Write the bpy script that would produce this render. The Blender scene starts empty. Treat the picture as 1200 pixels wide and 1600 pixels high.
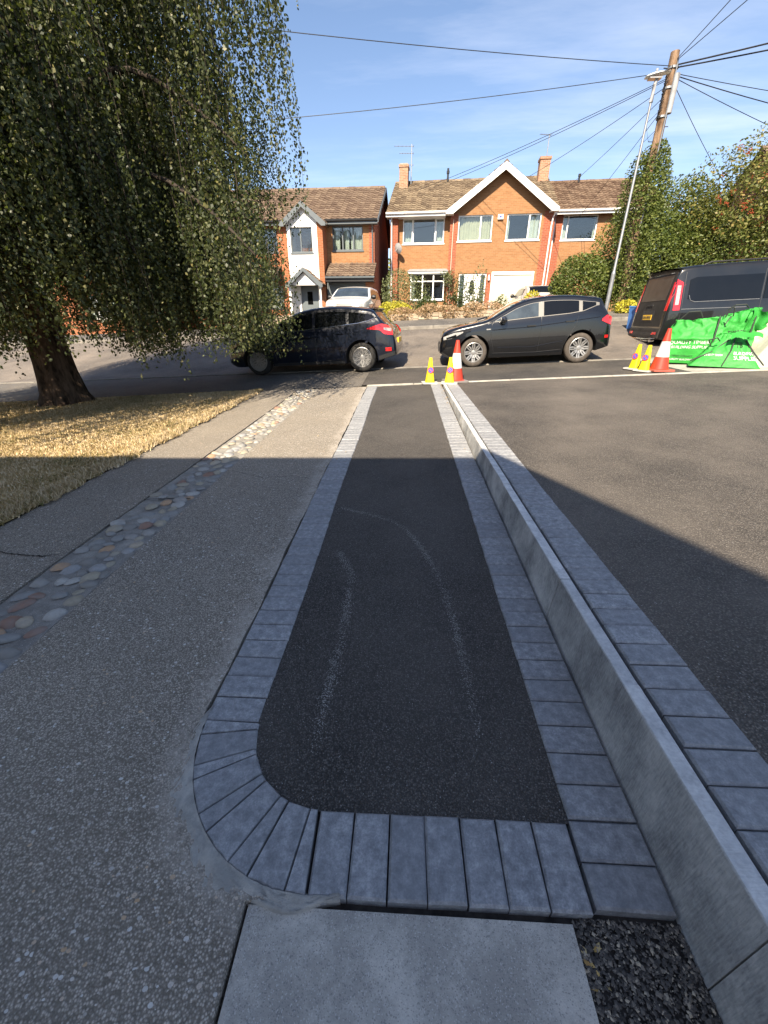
import bpy, bmesh, math, random
import numpy as np
from mathutils import Vector, Matrix, Quaternion
S = bpy.context.scene
R = math.radians
# ---------------------------------------------------------------- camera, light, exposure
cam_d = bpy.data.cameras.new('camera'); cam = bpy.data.objects.new('camera', cam_d); S.collection.objects.link(cam)
cam.location = (0, 0, 1.35); cam.rotation_euler = (R(90 - 25.64), 0, R(2.69))
cam_d.sensor_fit = 'HORIZONTAL'; cam_d.sensor_width = 36; cam_d.lens = 36 * 625 / 1200
cam_d.clip_start = .05; cam_d.clip_end = 2000
S.camera = cam
SUN_AZ, SUN_EL = 17, 41            # light travels towards +y, a little to +x
world = bpy.data.worlds.new('World'); S.world = world; world.use_nodes = True
sun_d = bpy.data.lights.new('sun', 'SUN'); sun = bpy.data.objects.new('sun', sun_d); S.collection.objects.link(sun)
sd = Vector((math.sin(R(SUN_AZ)) * math.cos(R(SUN_EL)), math.cos(R(SUN_AZ)) * math.cos(R(SUN_EL)), -math.sin(R(SUN_EL))))
sun.rotation_euler = sd.to_track_quat('-Z', 'Y').to_euler(); sun.location = (-5, -15, 20)
sun_d.energy = 3.2; sun_d.angle = R(.5); sun_d.color = (1, .87, .68)
S.view_settings.view_transform = 'Standard'; S.view_settings.look = 'None'
S.view_settings.exposure = 1.97; S.view_settings.gamma = 1; S.view_settings.use_curve_mapping = False
S.cycles.max_bounces = 6; S.cycles.transparent_max_bounces = 16

class NT:
    def __init__(s, tree): s.t = tree; s.n = tree.nodes; s.l = tree.links
    def new(s, typ, ins=None, **kw):
        n = s.n.new(typ)
        for k, v in kw.items(): setattr(n, k, v)
        for k, v in (ins or {}).items(): s.set(n.inputs[k], v)
        return n
    def set(s, sock, v):
        if isinstance(v, bpy.types.NodeSocket): s.l.new(v, sock)
        elif isinstance(v, bpy.types.Node): s.l.new(v.outputs[0], sock)
        else:
            if sock.type == 'RGBA' and len(v) == 3: v = (*v, 1)
            sock.default_value = v
    def math(s, op, a, b=0., c=None):
        n = s.new('ShaderNodeMath', {0: a, 1: b}, operation=op)
        if c is not None: s.set(n.inputs[2], c)
        return n.outputs[0]
    def ramp(s, fac, stops, interp='LINEAR'):
        n = s.new('ShaderNodeValToRGB', {0: fac}); cr = n.color_ramp; cr.interpolation = interp
        while len(cr.elements) < len(stops): cr.elements.new(.5)
        for e, (p, c) in zip(cr.elements, stops):
            e.position = p; e.color = (*c, 1) if len(c) == 3 else c
        return n.outputs[0]
    def mix(s, fac, a, b, mode='MIX'):
        n = s.new('ShaderNodeMix', data_type='RGBA', blend_type=mode)
        s.set(n.inputs[0], fac); s.set(n.inputs[6], a); s.set(n.inputs[7], b); return n.outputs[2]
    def noise(s, vec, scale, detail=4, rough=.55, out=0):
        return s.new('ShaderNodeTexNoise', {'Vector': vec, 'Scale': scale, 'Detail': detail, 'Roughness': rough}).outputs[out]
    def scale(s, vec, v):
        return s.new('ShaderNodeMapping', {'Vector': vec, 'Scale': v}).outputs[0]

w = NT(world.node_tree); w.n.clear()
sky = w.new('ShaderNodeTexSky', sky_type='NISHITA', sun_disc=False)
sky.sun_elevation = R(SUN_EL); sky.sun_rotation = R(180 + SUN_AZ); sky.air_density = 1.0; sky.dust_density = .5; sky.ozone_density = 2.5
tc = w.new('ShaderNodeTexCoord').outputs['Generated']
sx = w.new('ShaderNodeSeparateXYZ', {0: tc})
zz = w.math('MAXIMUM', sx.outputs[2], .06)
pv = w.new('ShaderNodeCombineXYZ', {0: w.math('DIVIDE', sx.outputs[0], zz), 1: w.math('DIVIDE', sx.outputs[1], zz), 2: 0.}).outputs[0]
rot = w.new('ShaderNodeMapping', {'Vector': pv, 'Rotation': (0, 0, R(35)), 'Scale': (.55, 1.6, 1)}).outputs[0]
cl = w.noise(rot, .8, 7, .62)
cl2 = w.noise(pv, .35, 3, .5)
cm = w.math('MULTIPLY', w.ramp(cl, [(.46, (0, 0, 0)), (.82, (1, 1, 1))]), w.ramp(cl2, [(.35, (0, 0, 0)), (.65, (1, 1, 1))]))
cm = w.math('MULTIPLY', cm, .55)
hz = w.ramp(sx.outputs[2], [(.0, (.25, .25, .25)), (.30, (.05, .05, .05)), (.6, (0, 0, 0))])
c1 = w.mix(hz, sky.outputs[0], (5.6, 7.0, 8.6))
c2 = w.mix(1., w.mix(cm, c1, (7.6, 7.9, 8.4)), (.95, .92, .93), 'MULTIPLY')
bg = w.new('ShaderNodeBackground', {'Color': c2, 'Strength': .056})
w.new('ShaderNodeOutputWorld', {0: bg.outputs[0]})

# ---------------------------------------------------------------- helpers
def interp(t, P):
    if t <= P[0][0]: return P[0][1]
    for (a, b), (c, d) in zip(P, P[1:]):
        if t <= c: return b + (d - b) * (t - a) / (c - a)
    return P[-1][1]
def herm(t, P):
    if t <= P[0][0]: return P[0][1]
    if t >= P[-1][0]: return P[-1][1]
    n = len(P)
    for i in range(n - 1):
        if t <= P[i + 1][0]: break
    def sl(j):
        if j == 0: return (P[1][1] - P[0][1]) / (P[1][0] - P[0][0])
        if j == n - 1: return (P[-1][1] - P[-2][1]) / (P[-1][0] - P[-2][0])
        a = (P[j][1] - P[j-1][1]) / (P[j][0] - P[j-1][0]); b = (P[j+1][1] - P[j][1]) / (P[j+1][0] - P[j][0])
        return 0 if a * b <= 0 else 2 * a * b / (a + b)
    h = P[i+1][0] - P[i][0]; u = (t - P[i][0]) / h
    return (2*u**3-3*u*u+1)*P[i][1] + (u**3-2*u*u+u)*h*sl(i) + (-2*u**3+3*u*u)*P[i+1][1] + (u**3-u*u)*h*sl(i+1)
def sm(a, b, t):
    t = max(0, min(1, (t - a) / (b - a))); return t * t * (3 - 2 * t)
PR = [(0, 0), (7.9, .223), (9.2, .24), (10.2, .26), (11.4, .33), (16.2, 1.03), (18.2, 1.25), (22, 1.2), (45, 1.15), (80, 1), (200, 4)]
def YY(x, y): return y + .087 * x * sm(5, 8, y)
def G(x, y):
    if y < 0: return .0283 * y
    return interp(YY(x, y), PR) + .05 * max(-25, min(25, x)) * sm(0, 8, y) * (1 - .2 * sm(12, 17, y))
def GR(x, y): return .27 + .05 * (x - .9) * sm(0, 8, y)

def lk(o): S.collection.objects.link(o); return o
def tag(o, label=None, cat=None, group=None, kind=None):
    if label: o['label'] = label
    if cat: o['category'] = cat
    if group: o['group'] = group
    if kind: o['kind'] = kind
    return o
def empty(name, loc=(0, 0, 0), rz=0, label=None, cat=None, group=None, kind=None):
    o = lk(bpy.data.objects.new(name, None)); o.location = loc; o.rotation_euler = (0, 0, rz); o.empty_display_size = .2
    return tag(o, label, cat, group, kind)
def copy_tree(o, parent=None):
    c = lk(o.copy()); c.parent = parent
    for ch in list(o.children): copy_tree(ch, c)
    return c

class MB:
    def __init__(s): s.v = []; s.f = []; s.m = []; s.r = []
    def add(s, vs, fs, mi=0, rnd=0.):
        b = len(s.v); s.v += [tuple(p) for p in vs]
        for f in fs: s.f.append([i + b for i in f]); s.m.append(mi); s.r.append(rnd)
        return s
    def box(s, x0, x1, y0, y1, z0, z1, mi=0, rnd=0.):
        return s.add([(x0,y0,z0),(x1,y0,z0),(x1,y1,z0),(x0,y1,z0),(x0,y0,z1),(x1,y0,z1),(x1,y1,z1),(x0,y1,z1)],
                     [(3,2,1,0),(4,5,6,7),(0,1,5,4),(1,2,6,5),(2,3,7,6),(3,0,4,7)], mi, rnd)
    def prism(s, poly, z0, z1, mi=0, axis='z', rnd=0.):
        n = len(poly)
        def P(a, b, c): return (a, b, c) if axis == 'z' else ((a, c, b) if axis == 'y' else (c, a, b))
        vs = [P(a, b, z0) for a, b in poly] + [P(a, b, z1) for a, b in poly]
        fs = [list(range(n))[::-1], list(range(n, 2*n))] + [(i, (i+1) % n, n + (i+1) % n, n + i) for i in range(n)]
        return s.add(vs, fs, mi, rnd)
    def tube(s, pts, r, n=8, mi=0, cap=True):
        pts = [Vector(p) for p in pts]; rr = r if isinstance(r, (list, tuple)) else [r] * len(pts)
        vs = []; fs = []
        up = Vector((0, 0, 1))
        for i, p in enumerate(pts):
            d = (pts[min(i+1, len(pts)-1)] - pts[max(i-1, 0)]).normalized()
            a = d.cross(up)
            if a.length < .05: a = d.cross(Vector((0, 1, 0)))
            a.normalize(); b = d.cross(a)
            for k in range(n):
                t = 2*math.pi*k/n; vs.append(p + a*math.cos(t)*rr[i] + b*math.sin(t)*rr[i])
        for i in range(len(pts)-1):
            for k in range(n):
                fs.append((i*n+k, i*n+(k+1) % n, (i+1)*n+(k+1) % n, (i+1)*n+k))
        if cap: fs += [list(range(n)), list(range((len(pts)-1)*n, len(pts)*n))[::-1]]
        return s.add(vs, fs, mi)
    def lathe(s, prof, n=24, c=(0, 0, 0), mi=0, axis='z'):
        vs = []; fs = []
        for (r, h) in prof:
            for k in range(n):
                t = 2*math.pi*k/n; a, b = r*math.cos(t), r*math.sin(t)
                vs.append((c[0]+a, c[1]+b, c[2]+h) if axis == 'z' else (c[0]+a, c[1]+h, c[2]+b))
        for i in range(len(prof)-1):
            for k in range(n): fs.append((i*n+k, i*n+(k+1) % n, (i+1)*n+(k+1) % n, (i+1)*n+k))
        return s.add(vs, fs, mi)
    def grid(s, fn, nu, nv, mi=0, rndf=None):
        vs = [fn(i/nu, j/nv) for j in range(nv+1) for i in range(nu+1)]
        b = len(s.v); s.v += [tuple(p) for p in vs]
        for j in range(nv):
            for i in range(nu):
                a = b + j*(nu+1) + i; s.f.append([a, a+1, a+nu+2, a+nu+1]); s.m.append(mi); s.r.append(rndf(i, j) if rndf else 0.)
        return s
    def mesh(s, name, mats, smooth=False):
        me = bpy.data.meshes.new(name); me.from_pydata(s.v, [], s.f)
        for m in (mats if isinstance(mats, (list, tuple)) else [mats]): me.materials.append(m)
        me.polygons.foreach_set('material_index', s.m)
        if any(s.r):
            a = me.attributes.new('rnd', 'FLOAT', 'FACE'); a.data.foreach_set('value', s.r)
        if smooth: me.polygons.foreach_set('use_smooth', [True]*len(s.f))
        me.update(); return me
    def build(s, name, mats, parent=None, smooth=False, loc=None, rot=None, **t):
        me = s.mesh(name, mats, smooth is not False)
        if smooth == 'auto':
            bm = bmesh.new(); bm.from_mesh(me); bmesh.ops.recalc_face_normals(bm, faces=bm.faces)
            for e in bm.edges: e.smooth = len(e.link_faces) == 2 and e.calc_face_angle(0) < R(38)
            bm.to_mesh(me); bm.free()
        else:
            bm = bmesh.new(); bm.from_mesh(me); bmesh.ops.recalc_face_normals(bm, faces=bm.faces); bm.to_mesh(me); bm.free()
        o = lk(bpy.data.objects.new(name, me)); o.parent = parent
        if loc: o.location = loc
        if rot: o.rotation_euler = rot
        return tag(o, **t)
def np_mesh(name, V, nper, mats, rnd=None, parent=None, smooth=False):
    V = np.asarray(V, dtype=np.float32).reshape(-1, 3); n = len(V)//nper
    me = bpy.data.meshes.new(name); me.vertices.add(len(V)); me.vertices.foreach_set('co', V.ravel())
    me.loops.add(len(V)); me.loops.foreach_set('vertex_index', np.arange(len(V), dtype=np.int32))
    me.polygons.add(n); me.polygons.foreach_set('loop_start', np.arange(n, dtype=np.int32)*nper)
    me.polygons.foreach_set('loop_total', np.full(n, nper, dtype=np.int32))
    me.materials.append(mats)
    if rnd is not None:
        a = me.attributes.new('rnd', 'FLOAT', 'FACE'); a.data.foreach_set('value', np.asarray(rnd, dtype=np.float32))
    me.update(calc_edges=True); me.validate()
    o = lk(bpy.data.objects.new(name, me)); o.parent = parent
    return o

# ---------------------------------------------------------------- materials
def base(name, rough=.8, spec=.5, metallic=0.):
    m = bpy.data.materials.new(name); m.use_nodes = True; t = NT(m.node_tree)
    b = t.n['Principled BSDF']; b.inputs['Roughness'].default_value = rough; b.inputs['Specular IOR Level'].default_value = spec
    b.inputs['Metallic'].default_value = metallic
    return m, t, b
def pos(t): return t.new('ShaderNodeNewGeometry').outputs['Position']
def obj(t): return t.new('ShaderNodeTexCoord').outputs['Object']
def rnda(t): return t.new('ShaderNodeAttribute', attribute_name='rnd').outputs['Fac']
def bump(t, b, h, strength, dist):
    t.set(b.inputs['Normal'], t.new('ShaderNodeBump', {'Height': h, 'Strength': strength, 'Distance': dist}).outputs[0])
def plain(name, col, rough=.6, spec=.5, metallic=0., var=.12, scale=6, bmp=0, world_=False, coat=0):
    m, t, b = base(name, rough, spec, metallic)
    v = pos(t) if world_ else obj(t)
    n = t.noise(v, scale, 5)
    lo = tuple(c*(1-var) for c in col); hi = tuple(min(1, c*(1+var)) for c in col)
    t.set(b.inputs['Base Color'], t.ramp(n, [(.3, lo), (.7, hi)]))
    if bmp: bump(t, b, t.noise(v, scale*8, 4), bmp, .01)
    if coat: b.inputs['Coat Weight'].default_value = coat; b.inputs['Coat Roughness'].default_value = .03
    return m
def asphalt(name, lo, hi, grain=130, dust=None, dustamt=.3, bs=.9, speck=.008, spcol=(.35, .34, .32)):
    m, t, b = base(name, .82, .35); v = pos(t)
    vo = t.new('ShaderNodeTexVoronoi', {'Vector': v, 'Scale': grain})
    n2 = t.noise(v, grain*.6, 3)
    rr = t.new('ShaderNodeSeparateColor', {0: vo.outputs['Color']}).outputs[0]
    c = t.ramp(rr, [(0, lo), (.85, hi), (1, tuple(x*1.5 for x in hi))])
    c = t.mix(t.ramp(vo.outputs['Distance'], [(.28, (0,0,0)), (.62, (.85,.85,.85))]), c, tuple(x*.35 for x in lo))
    big = t.noise(v, 1.3, 6, .6)
    c = t.mix(t.ramp(big, [(.3, (0, 0, 0)), (.75, (.35, .35, .35))]), c, dust or hi)
    if dust:
        d = t.noise(v, .55, 5, .65); c = t.mix(t.math('MULTIPLY', t.ramp(d, [(.42, (0,0,0)), (.7, (1,1,1))]), dustamt), c, dust)
    vs = t.new('ShaderNodeTexVoronoi', {'Vector': v, 'Scale': grain*2.2})
    sp = t.new('ShaderNodeSeparateColor', {0: vs.outputs['Color']}).outputs[1]
    c = t.mix(t.math('GREATER_THAN', sp, 1-speck), c, spcol)
    t.set(b.inputs['Base Color'], c)
    h = t.math('ADD', t.math('MULTIPLY', vo.outputs['Distance'], -1.), t.math('MULTIPLY', n2, .4))
    bump(t, b, h, bs, .006)
    return m
tarmac_new = asphalt('new_tarmac', (.034, .032, .030), (.14, .125, .111), 170, dust=(.17, .15, .13), dustamt=.32, bs=1., speck=.003)
tarmac_drive = asphalt('drive_tarmac', (.04, .036, .033), (.16, .14, .12), 130, dust=(.21, .18, .15), dustamt=.45, bs=1., speck=.003)
tarmac_path = asphalt('footway_tarmac', (.04, .038, .036), (.08, .075, .07), 110, dust=(.14, .12, .10), dustamt=.5)
tarmac_road = asphalt('road_tarmac', (.085, .075, .067), (.20, .172, .147), 70, dust=(.27, .225, .18), dustamt=.6, bs=.7, speck=.02)
tarmac_old = asphalt('old_tarmac', (.085, .08, .075), (.17, .16, .145), 80, dust=(.22, .19, .155), dustamt=.5, bs=.7, speck=.02)
def aggregate(name, lo, hi, flecks=.05, edge=False):
    m, t, b = base(name, .85, .3); v = pos(t)
    vo = t.new('ShaderNodeTexVoronoi', {'Vector': v, 'Scale': 170})
    sc = t.new('ShaderNodeSeparateColor', {0: vo.outputs['Color']})
    c = t.ramp(sc.outputs[0], [(0, lo), (.6, hi), (1, tuple(x*1.35 for x in hi))])
    c = t.mix(t.ramp(vo.outputs['Distance'], [(.25, (0,0,0)), (.6, (.8,.8,.8))]), c, tuple(x*.7 for x in lo))
    big = t.noise(v, 1.7, 7, .65)
    c = t.mix(t.ramp(big, [(.32, (.55,.55,.55)), (.72, (0, 0, 0))]), c, t.mix(.5, c, tuple(x*.55 for x in lo)))
    c = t.mix(t.math('MULTIPLY', t.noise(v, .7, 4), .35), c, (.44, .36, .26))
    vs = t.new('ShaderNodeTexVoronoi', {'Vector': t.scale(v, (1, 1.3, 1)), 'Scale': 75})
    s2 = t.new('ShaderNodeSeparateColor', {0: vs.outputs['Color']})
    fl = t.math('MULTIPLY', t.math('GREATER_THAN', s2.outputs[0], 1-flecks*3), t.math('LESS_THAN', vs.outputs['Distance'], t.math('MULTIPLY', s2.outputs[1], .55)))
    c = t.mix(fl, c, t.ramp(s2.outputs[2], [(0, (.42, .38, .33)), (.6, (.62, .60, .56)), (1, (.5, .34, .2))]))
    ns = t.math('SUBTRACT', t.math('MULTIPLY', sc.outputs[1], .5), vo.outputs['Distance'])
    if edge:   # worn pale margin beside the new block edging (x = -0.72) and round its corner
        p = t.new('ShaderNodeSeparateXYZ', {0: v})
        dx = t.math('SUBTRACT', p.outputs[0], -.25); dy = t.math('MINIMUM', t.math('SUBTRACT', p.outputs[1], .94), 0.)
        dl = t.math('SQRT', t.math('ADD', t.math('MULTIPLY', dx, dx), t.math('MULTIPLY', dy, dy)))
        d = t.math('ADD', t.math('SUBTRACT', dl, .47), t.math('MULTIPLY', t.math('SUBTRACT', t.noise(v, 5, 5), .5), .22))
        wear = t.math('MULTIPLY', t.ramp(t.math('DIVIDE', d, .17), [(0, (1,1,1)), (.25, (.7,.7,.7)), (.6, (.0,.0,.0))]), t.math('GREATER_THAN', p.outputs[1], .3))
        wear = t.math('MULTIPLY', wear, t.ramp(t.math('ADD', t.math('MULTIPLY', t.noise(v, 38, 5, .75), .6), t.math('MULTIPLY', t.noise(v, 6, 4, .6), .4)), [(.40, (0,0,0)), (.56, (1,1,1))])); c = t.mix(t.math('MULTIPLY', wear, .7), c, t.mix(t.noise(v, 60, 4), (.30, .26, .22), (.62, .56, .48)))
    t.set(b.inputs['Base Color'], c)
    h = t.math('ADD', ns, t.math('MULTIPLY', fl, .5)); bump(t, b, h, .8, .004)
    return m
conc_old = aggregate('exposed_aggregate_concrete', (.13, .117, .10), (.52, .465, .395), .05, True)
conc_old2 = aggregate('outer_aggregate_concrete', (.12, .108, .093), (.47, .42, .36), .04)
def concrete(name, lo, hi, scale=3, fleck=0, rough=.85, bmp=.3):
    m, t, b = base(name, rough, .35); v = pos(t)
    n = t.noise(v, scale, 8, .68); n2 = t.noise(v, scale*22, 4, .6)
    c = t.ramp(t.math('ADD', t.math('MULTIPLY', n, .72), t.math('MULTIPLY', n2, .28)), [(.32, lo), (.68, hi)])
    st = t.noise(v, scale*.9, 7, .72); c = t.mix(t.ramp(st, [(.44, (.55,.55,.55)), (.56, (0,0,0))]), c, tuple(x*.72 for x in lo))
    if fleck:
        vs = t.new('ShaderNodeTexVoronoi', {'Vector': v, 'Scale': 420}); s2 = t.new('ShaderNodeSeparateColor', {0: vs.outputs['Color']})
        c = t.mix(t.math('MULTIPLY', t.math('GREATER_THAN', s2.outputs[0], 1-fleck), .45), c, (.12, .12, .125))
        c = t.mix(t.math('MULTIPLY', t.math('GREATER_THAN', s2.outputs[1], 1-fleck*.6), .6), c, (.6, .57, .52))
    t.set(b.inputs['Base Color'], c)
    bump(t, b, t.math('ADD', n2, t.noise(v, scale*60, 2)), bmp, .004)
    return m
slab_m = concrete('slab_concrete', (.36, .335, .295), (.66, .61, .53), 5, .10, bmp=.5)
mortar_m = concrete('smeared_mortar', (.36, .35, .325), (.60, .565, .50), 9, .0, bmp=1.)
kerb_road = concrete('weathered_kerb', (.17, .155, .135), (.28, .255, .22), 4)
kerb_light = concrete('pale_concrete', (.30, .285, .25), (.46, .43, .37), 4)
bed_m = concrete('cobble_bed', (.22, .20, .175), (.38, .355, .31), 6, .05, bmp=.8)
dark_joint = plain('joint_sand', (.045, .04, .036), .95, .1, var=.4, scale=40, world_=True)
soil_m = plain('dry_earth', (.10, .078, .055), .95, .1, var=.3, scale=8, world_=True)
# kerb stones: dark, vertically streaked face with paler upward faces
def kerb_mat():
    m, t, b = base('kerb_stone_concrete', .72, .4); v = pos(t); g = t.new('ShaderNodeNewGeometry')
    n1 = t.noise(v, 4.5, 6, .62); n2 = t.noise(t.scale(v, (1, 70, 9)), 3, 4, .6); n3 = t.noise(v, 90, 4)
    rg = t.new('ShaderNodeObjectInfo').outputs['Random']
    f = t.math('ADD', t.math('ADD', t.math('MULTIPLY', n1, .62), t.math('MULTIPLY', n2, .27)), t.math('MULTIPLY', n3, .12))
    c = t.ramp(f, [(.40, (.21, .212, .21)), (.5, (.40, .398, .385)), (.60, (.60, .59, .56))])
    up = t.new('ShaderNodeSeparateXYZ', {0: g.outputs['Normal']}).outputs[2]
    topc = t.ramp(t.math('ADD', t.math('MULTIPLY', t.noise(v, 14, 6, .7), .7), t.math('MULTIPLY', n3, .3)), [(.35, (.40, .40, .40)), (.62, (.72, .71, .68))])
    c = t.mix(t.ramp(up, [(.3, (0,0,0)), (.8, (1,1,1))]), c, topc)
    c = t.mix(t.math('MULTIPLY', rg, .25), c, (.24, .24, .235))
    t.set(b.inputs['Base Color'], c); bump(t, b, t.math('ADD', n2, n3), .7, .004)
    return m
kerb_m = kerb_mat()
def block_mat():
    m, t, b = base('charcoal_block', .68, .5); v = pos(t)
    rg = t.new('ShaderNodeObjectInfo').outputs['Random']
    n1 = t.noise(v, 34, 8, .72); n2 = t.noise(v, 190, 3); n3 = t.noise(t.scale(v, (1, 1, 1)), 7, 5, .7)
    f = t.math('ADD', t.math('MULTIPLY', n1, .75), t.math('MULTIPLY', n2, .25))
    c = t.ramp(f, [(.38, (.17, .172, .178)), (.5, (.26, .263, .27)), (.65, (.44, .44, .44))])
    c = t.mix(t.ramp(n3, [(.55, (0,0,0)), (.8, (.45,.45,.45))]), c, (.33, .33, .33))
    c = t.mix(t.math('MULTIPLY', rg, .5), c, (.17, .172, .178))
    t.set(b.inputs['Base Color'], c); bump(t, b, t.math('ADD', n1, n2), .4, .002)
    return m
block_m = block_mat()
def cobble_mat():
    m, t, b = base('river_cobble', .62, .45); v = pos(t)
    rg = t.new('ShaderNodeObjectInfo').outputs['Random']
    c = t.ramp(rg, [(0, (.33, .31, .28)), (.16, (.27, .265, .25)), (.30, (.24, .225, .20)), (.42, (.38, .33, .24)), (.60, (.45, .43, .39)), (.70, (.34, .335, .33)), (.80, (.48, .30, .17)), (.86, (.48, .40, .29)), (.96, (.28, .15, .10))], 'CONSTANT')
    n = t.noise(v, 45, 6, .7)
    c = t.mix(t.ramp(n, [(.35, (.7,.7,.7)), (.6, (.25,.25,.25))]), c, t.mix(.6, c, (.14, .13, .115)))
    c = t.mix(t.ramp(t.noise(v, 11, 4), [(.45, (0,0,0)), (.75, (.6,.6,.6))]), c, (.24, .225, .205))
    t.set(b.inputs['Base Color'], c); bump(t, b, n, .5, .004)
    return m
cobble_m = cobble_mat()
def grass_mats():
    m, t, b = base('dry_lawn', .95, .1); v = pos(t)
    f = t.math('ADD', t.math('MULTIPLY', t.noise(v, 1.1, 6, .65), .6), t.math('MULTIPLY', t.noise(v, 60, 3), .4))
    c = t.ramp(f, [(.34, (.15, .13, .05)), (.46, (.36, .26, .11)), (.6, (.50, .37, .18)), (.75, (.58, .45, .25))])
    t.set(b.inputs['Base Color'], c); bump(t, b, t.noise(v, 130, 3), 1., .015)
    m2, t, b = base('grass_blade', .8, .2); v = pos(t)
    f = t.math('ADD', t.math('ADD', t.math('MULTIPLY', t.noise(v, 1.1, 6, .65), .40), t.math('MULTIPLY', t.noise(v, 5.5, 5, .7), .35)), t.math('MULTIPLY', rnda(t), .27))
    t.set(b.inputs['Base Color'], t.ramp(f, [(.34, (.16, .155, .055)), (.44, (.35, .26, .125)), (.55, (.52, .40, .235)), (.68, (.66, .54, .36))]))
    return m, m2
lawn_m, blade_m = grass_mats()
def leaf_mat(name, stops, trans=.25, rough=.5, spec=.4):
    m, t, b = base(name, rough, spec)
    c = t.ramp(rnda(t), stops); t.set(b.inputs['Base Color'], c)
    tr = t.new('ShaderNodeBsdfTranslucent', {'Color': t.mix(.5, c, (.25, .32, .04))})
    mx = t.new('ShaderNodeMixShader', {0: trans, 1: b.outputs[0], 2: tr.outputs[0]})
    t.l.new(mx.outputs[0], t.n['Material Output'].inputs[0]); return m
birch_leaf = leaf_mat('birch_leaf', [(0, (.018, .027, .010)), (.5, (.05, .063, .023)), (.85, (.11, .12, .05)), (1, (.20, .18, .07))], .26, .48, .36)
bush_leaf = leaf_mat('bush_leaf', [(0, (.05, .075, .018)), (.6, (.13, .16, .035)), (1, (.27, .25, .07))])
darkbush_leaf = leaf_mat('dark_shrub_leaf', [(0, (.03, .05, .016)), (.7, (.075, .10, .03)), (1, (.16, .18, .06))])
yellow_leaf = leaf_mat('yellow_shrub_leaf', [(0, (.35, .32, .03)), (.7, (.62, .55, .06)), (1, (.72, .66, .14))])
grey_leaf = leaf_mat('greyish_shrub_leaf', [(0, (.09, .11, .045)), (.7, (.20, .22, .10)), (1, (.32, .30, .15))])
dry_leaf = leaf_mat('dry_hydrangea_leaf', [(0, (.30, .19, .10)), (.5, (.45, .32, .19)), (.8, (.52, .30, .2)), (1, (.42, .42, .2))])
rowan_leaf = leaf_mat('rowan_leaf', [(0, (.07, .085, .02)), (.5, (.15, .16, .04)), (.85, (.30, .21, .07)), (1, (.42, .17, .06))])
berry_m = plain('rowan_berry', (.30, .06, .02), .4)
def bark(name, lo, hi, sc=8):
    m, t, b = base(name, .95, .15); v = pos(t)
    n = t.noise(t.scale(v, (1, 1, .3)), sc, 8, .7)
    t.set(b.inputs['Base Color'], t.ramp(n, [(.38, lo), (.62, hi)])); bump(t, b, n, 1., .06); return m
bark_m = bark('furrowed_bark', (.022, .017, .013), (.16, .11, .08))
twig_m = plain('twig', (.035, .025, .018), .9)
pole_m = bark('weathered_timber', (.09, .055, .035), (.30, .20, .13), 5)
def brick(name, c1, c2, mort, seed=0):
    m, t, b = base(name, .9, .2); v = t.new('ShaderNodeSeparateXYZ', {0: obj(t)})
    uv = t.new('ShaderNodeCombineXYZ', {0: t.math('ADD', v.outputs[0], v.outputs[1]), 1: v.outputs[2], 2: float(seed)}).outputs[0]
    bt = t.new('ShaderNodeTexBrick', {'Vector': uv, 'Color1': c1, 'Color2': c2, 'Mortar': mort, 'Scale': 1., 'Mortar Size': .007, 'Mortar Smooth': .2, 'Bias': 0., 'Brick Width': .225, 'Row Height': .075})
    bt.offset = .5
    c = t.mix(t.math('MULTIPLY', t.noise(obj(t), 1.2, 5), .45), bt.outputs[0], tuple((a+b_)*.42 for a, b_ in zip(c1, c2)))
    c = t.mix(t.ramp(t.noise(obj(t), 11, 4), [(.5, (0,0,0)), (.8, (.4,.4,.4))]), c, tuple(a*1.35 for a in c2))
    t.set(b.inputs['Base Color'], c); bump(t, b, bt.outputs[1], -.6, .012); return m
brick_orange = brick('orange_brick', (.25, .115, .048), (.33, .17, .078), (.28, .205, .13))
brick_red = brick('red_brick', (.25, .062, .032), (.32, .095, .05), (.30, .22, .16), 3)
brick_warm = brick('light_red_brick', (.28, .085, .037), (.36, .135, .058), (.31, .22, .15), 7)
def tiles(name, a, b_, li, liam):
    m, t, b = base(name, .92, .15); v = obj(t); r = rnda(t)
    c = t.ramp(t.math('ADD', t.math('MULTIPLY', r, .4), t.math('MULTIPLY', t.noise(v, 1.2, 5), .6)), [(.25, a), (.72, b_)])
    lf = t.math('MULTIPLY', t.ramp(t.math('ADD', t.math('MULTIPLY', t.noise(v, 8, 6, .75), .8), t.math('MULTIPLY', r, .14)), [(.42, (0,0,0)), (.58, (1,1,1))]), liam)
    t.set(b.inputs['Base Color'], t.mix(lf, c, li)); bump(t, b, t.noise(v, 40, 3), .5, .01); return m
tile_gold = tiles('lichened_roof_tile', (.10, .072, .05), (.19, .14, .095), (.34, .275, .18), .45)
tile_brown = tiles('brown_roof_tile', (.085, .052, .036), (.16, .105, .072), (.32, .25, .175), .30)
tile_left = tiles('plain_brown_roof_tile', (.105, .07, .052), (.18, .128, .092), (.26, .20, .14), .35)
white_m = plain('white_upvc', (.80, .80, .78), .35, var=.03)
render_m = plain('white_render', (.80, .78, .74), .85, var=.04, bmp=.2)
grey_m = plain('anthracite_frame', (.10, .115, .125), .45, var=.08)
greydoor_m = plain('grey_door_paint', (.115, .135, .145), .45, var=.05)
black_m = plain('black_plastic', (.015, .015, .017), .45, var=.2)
cream_m = plain('cream_paint', (.56, .52, .41), .5, var=.04)
lead_m = plain('lead_flashing', (.28, .28, .29), .6, var=.2)
steel_m = plain('galvanised_steel', (.28, .285, .29), .45, metallic=.6, var=.15)
alu_m = plain('alloy', (.30, .295, .29), .4, metallic=.6, var=.06)
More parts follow.
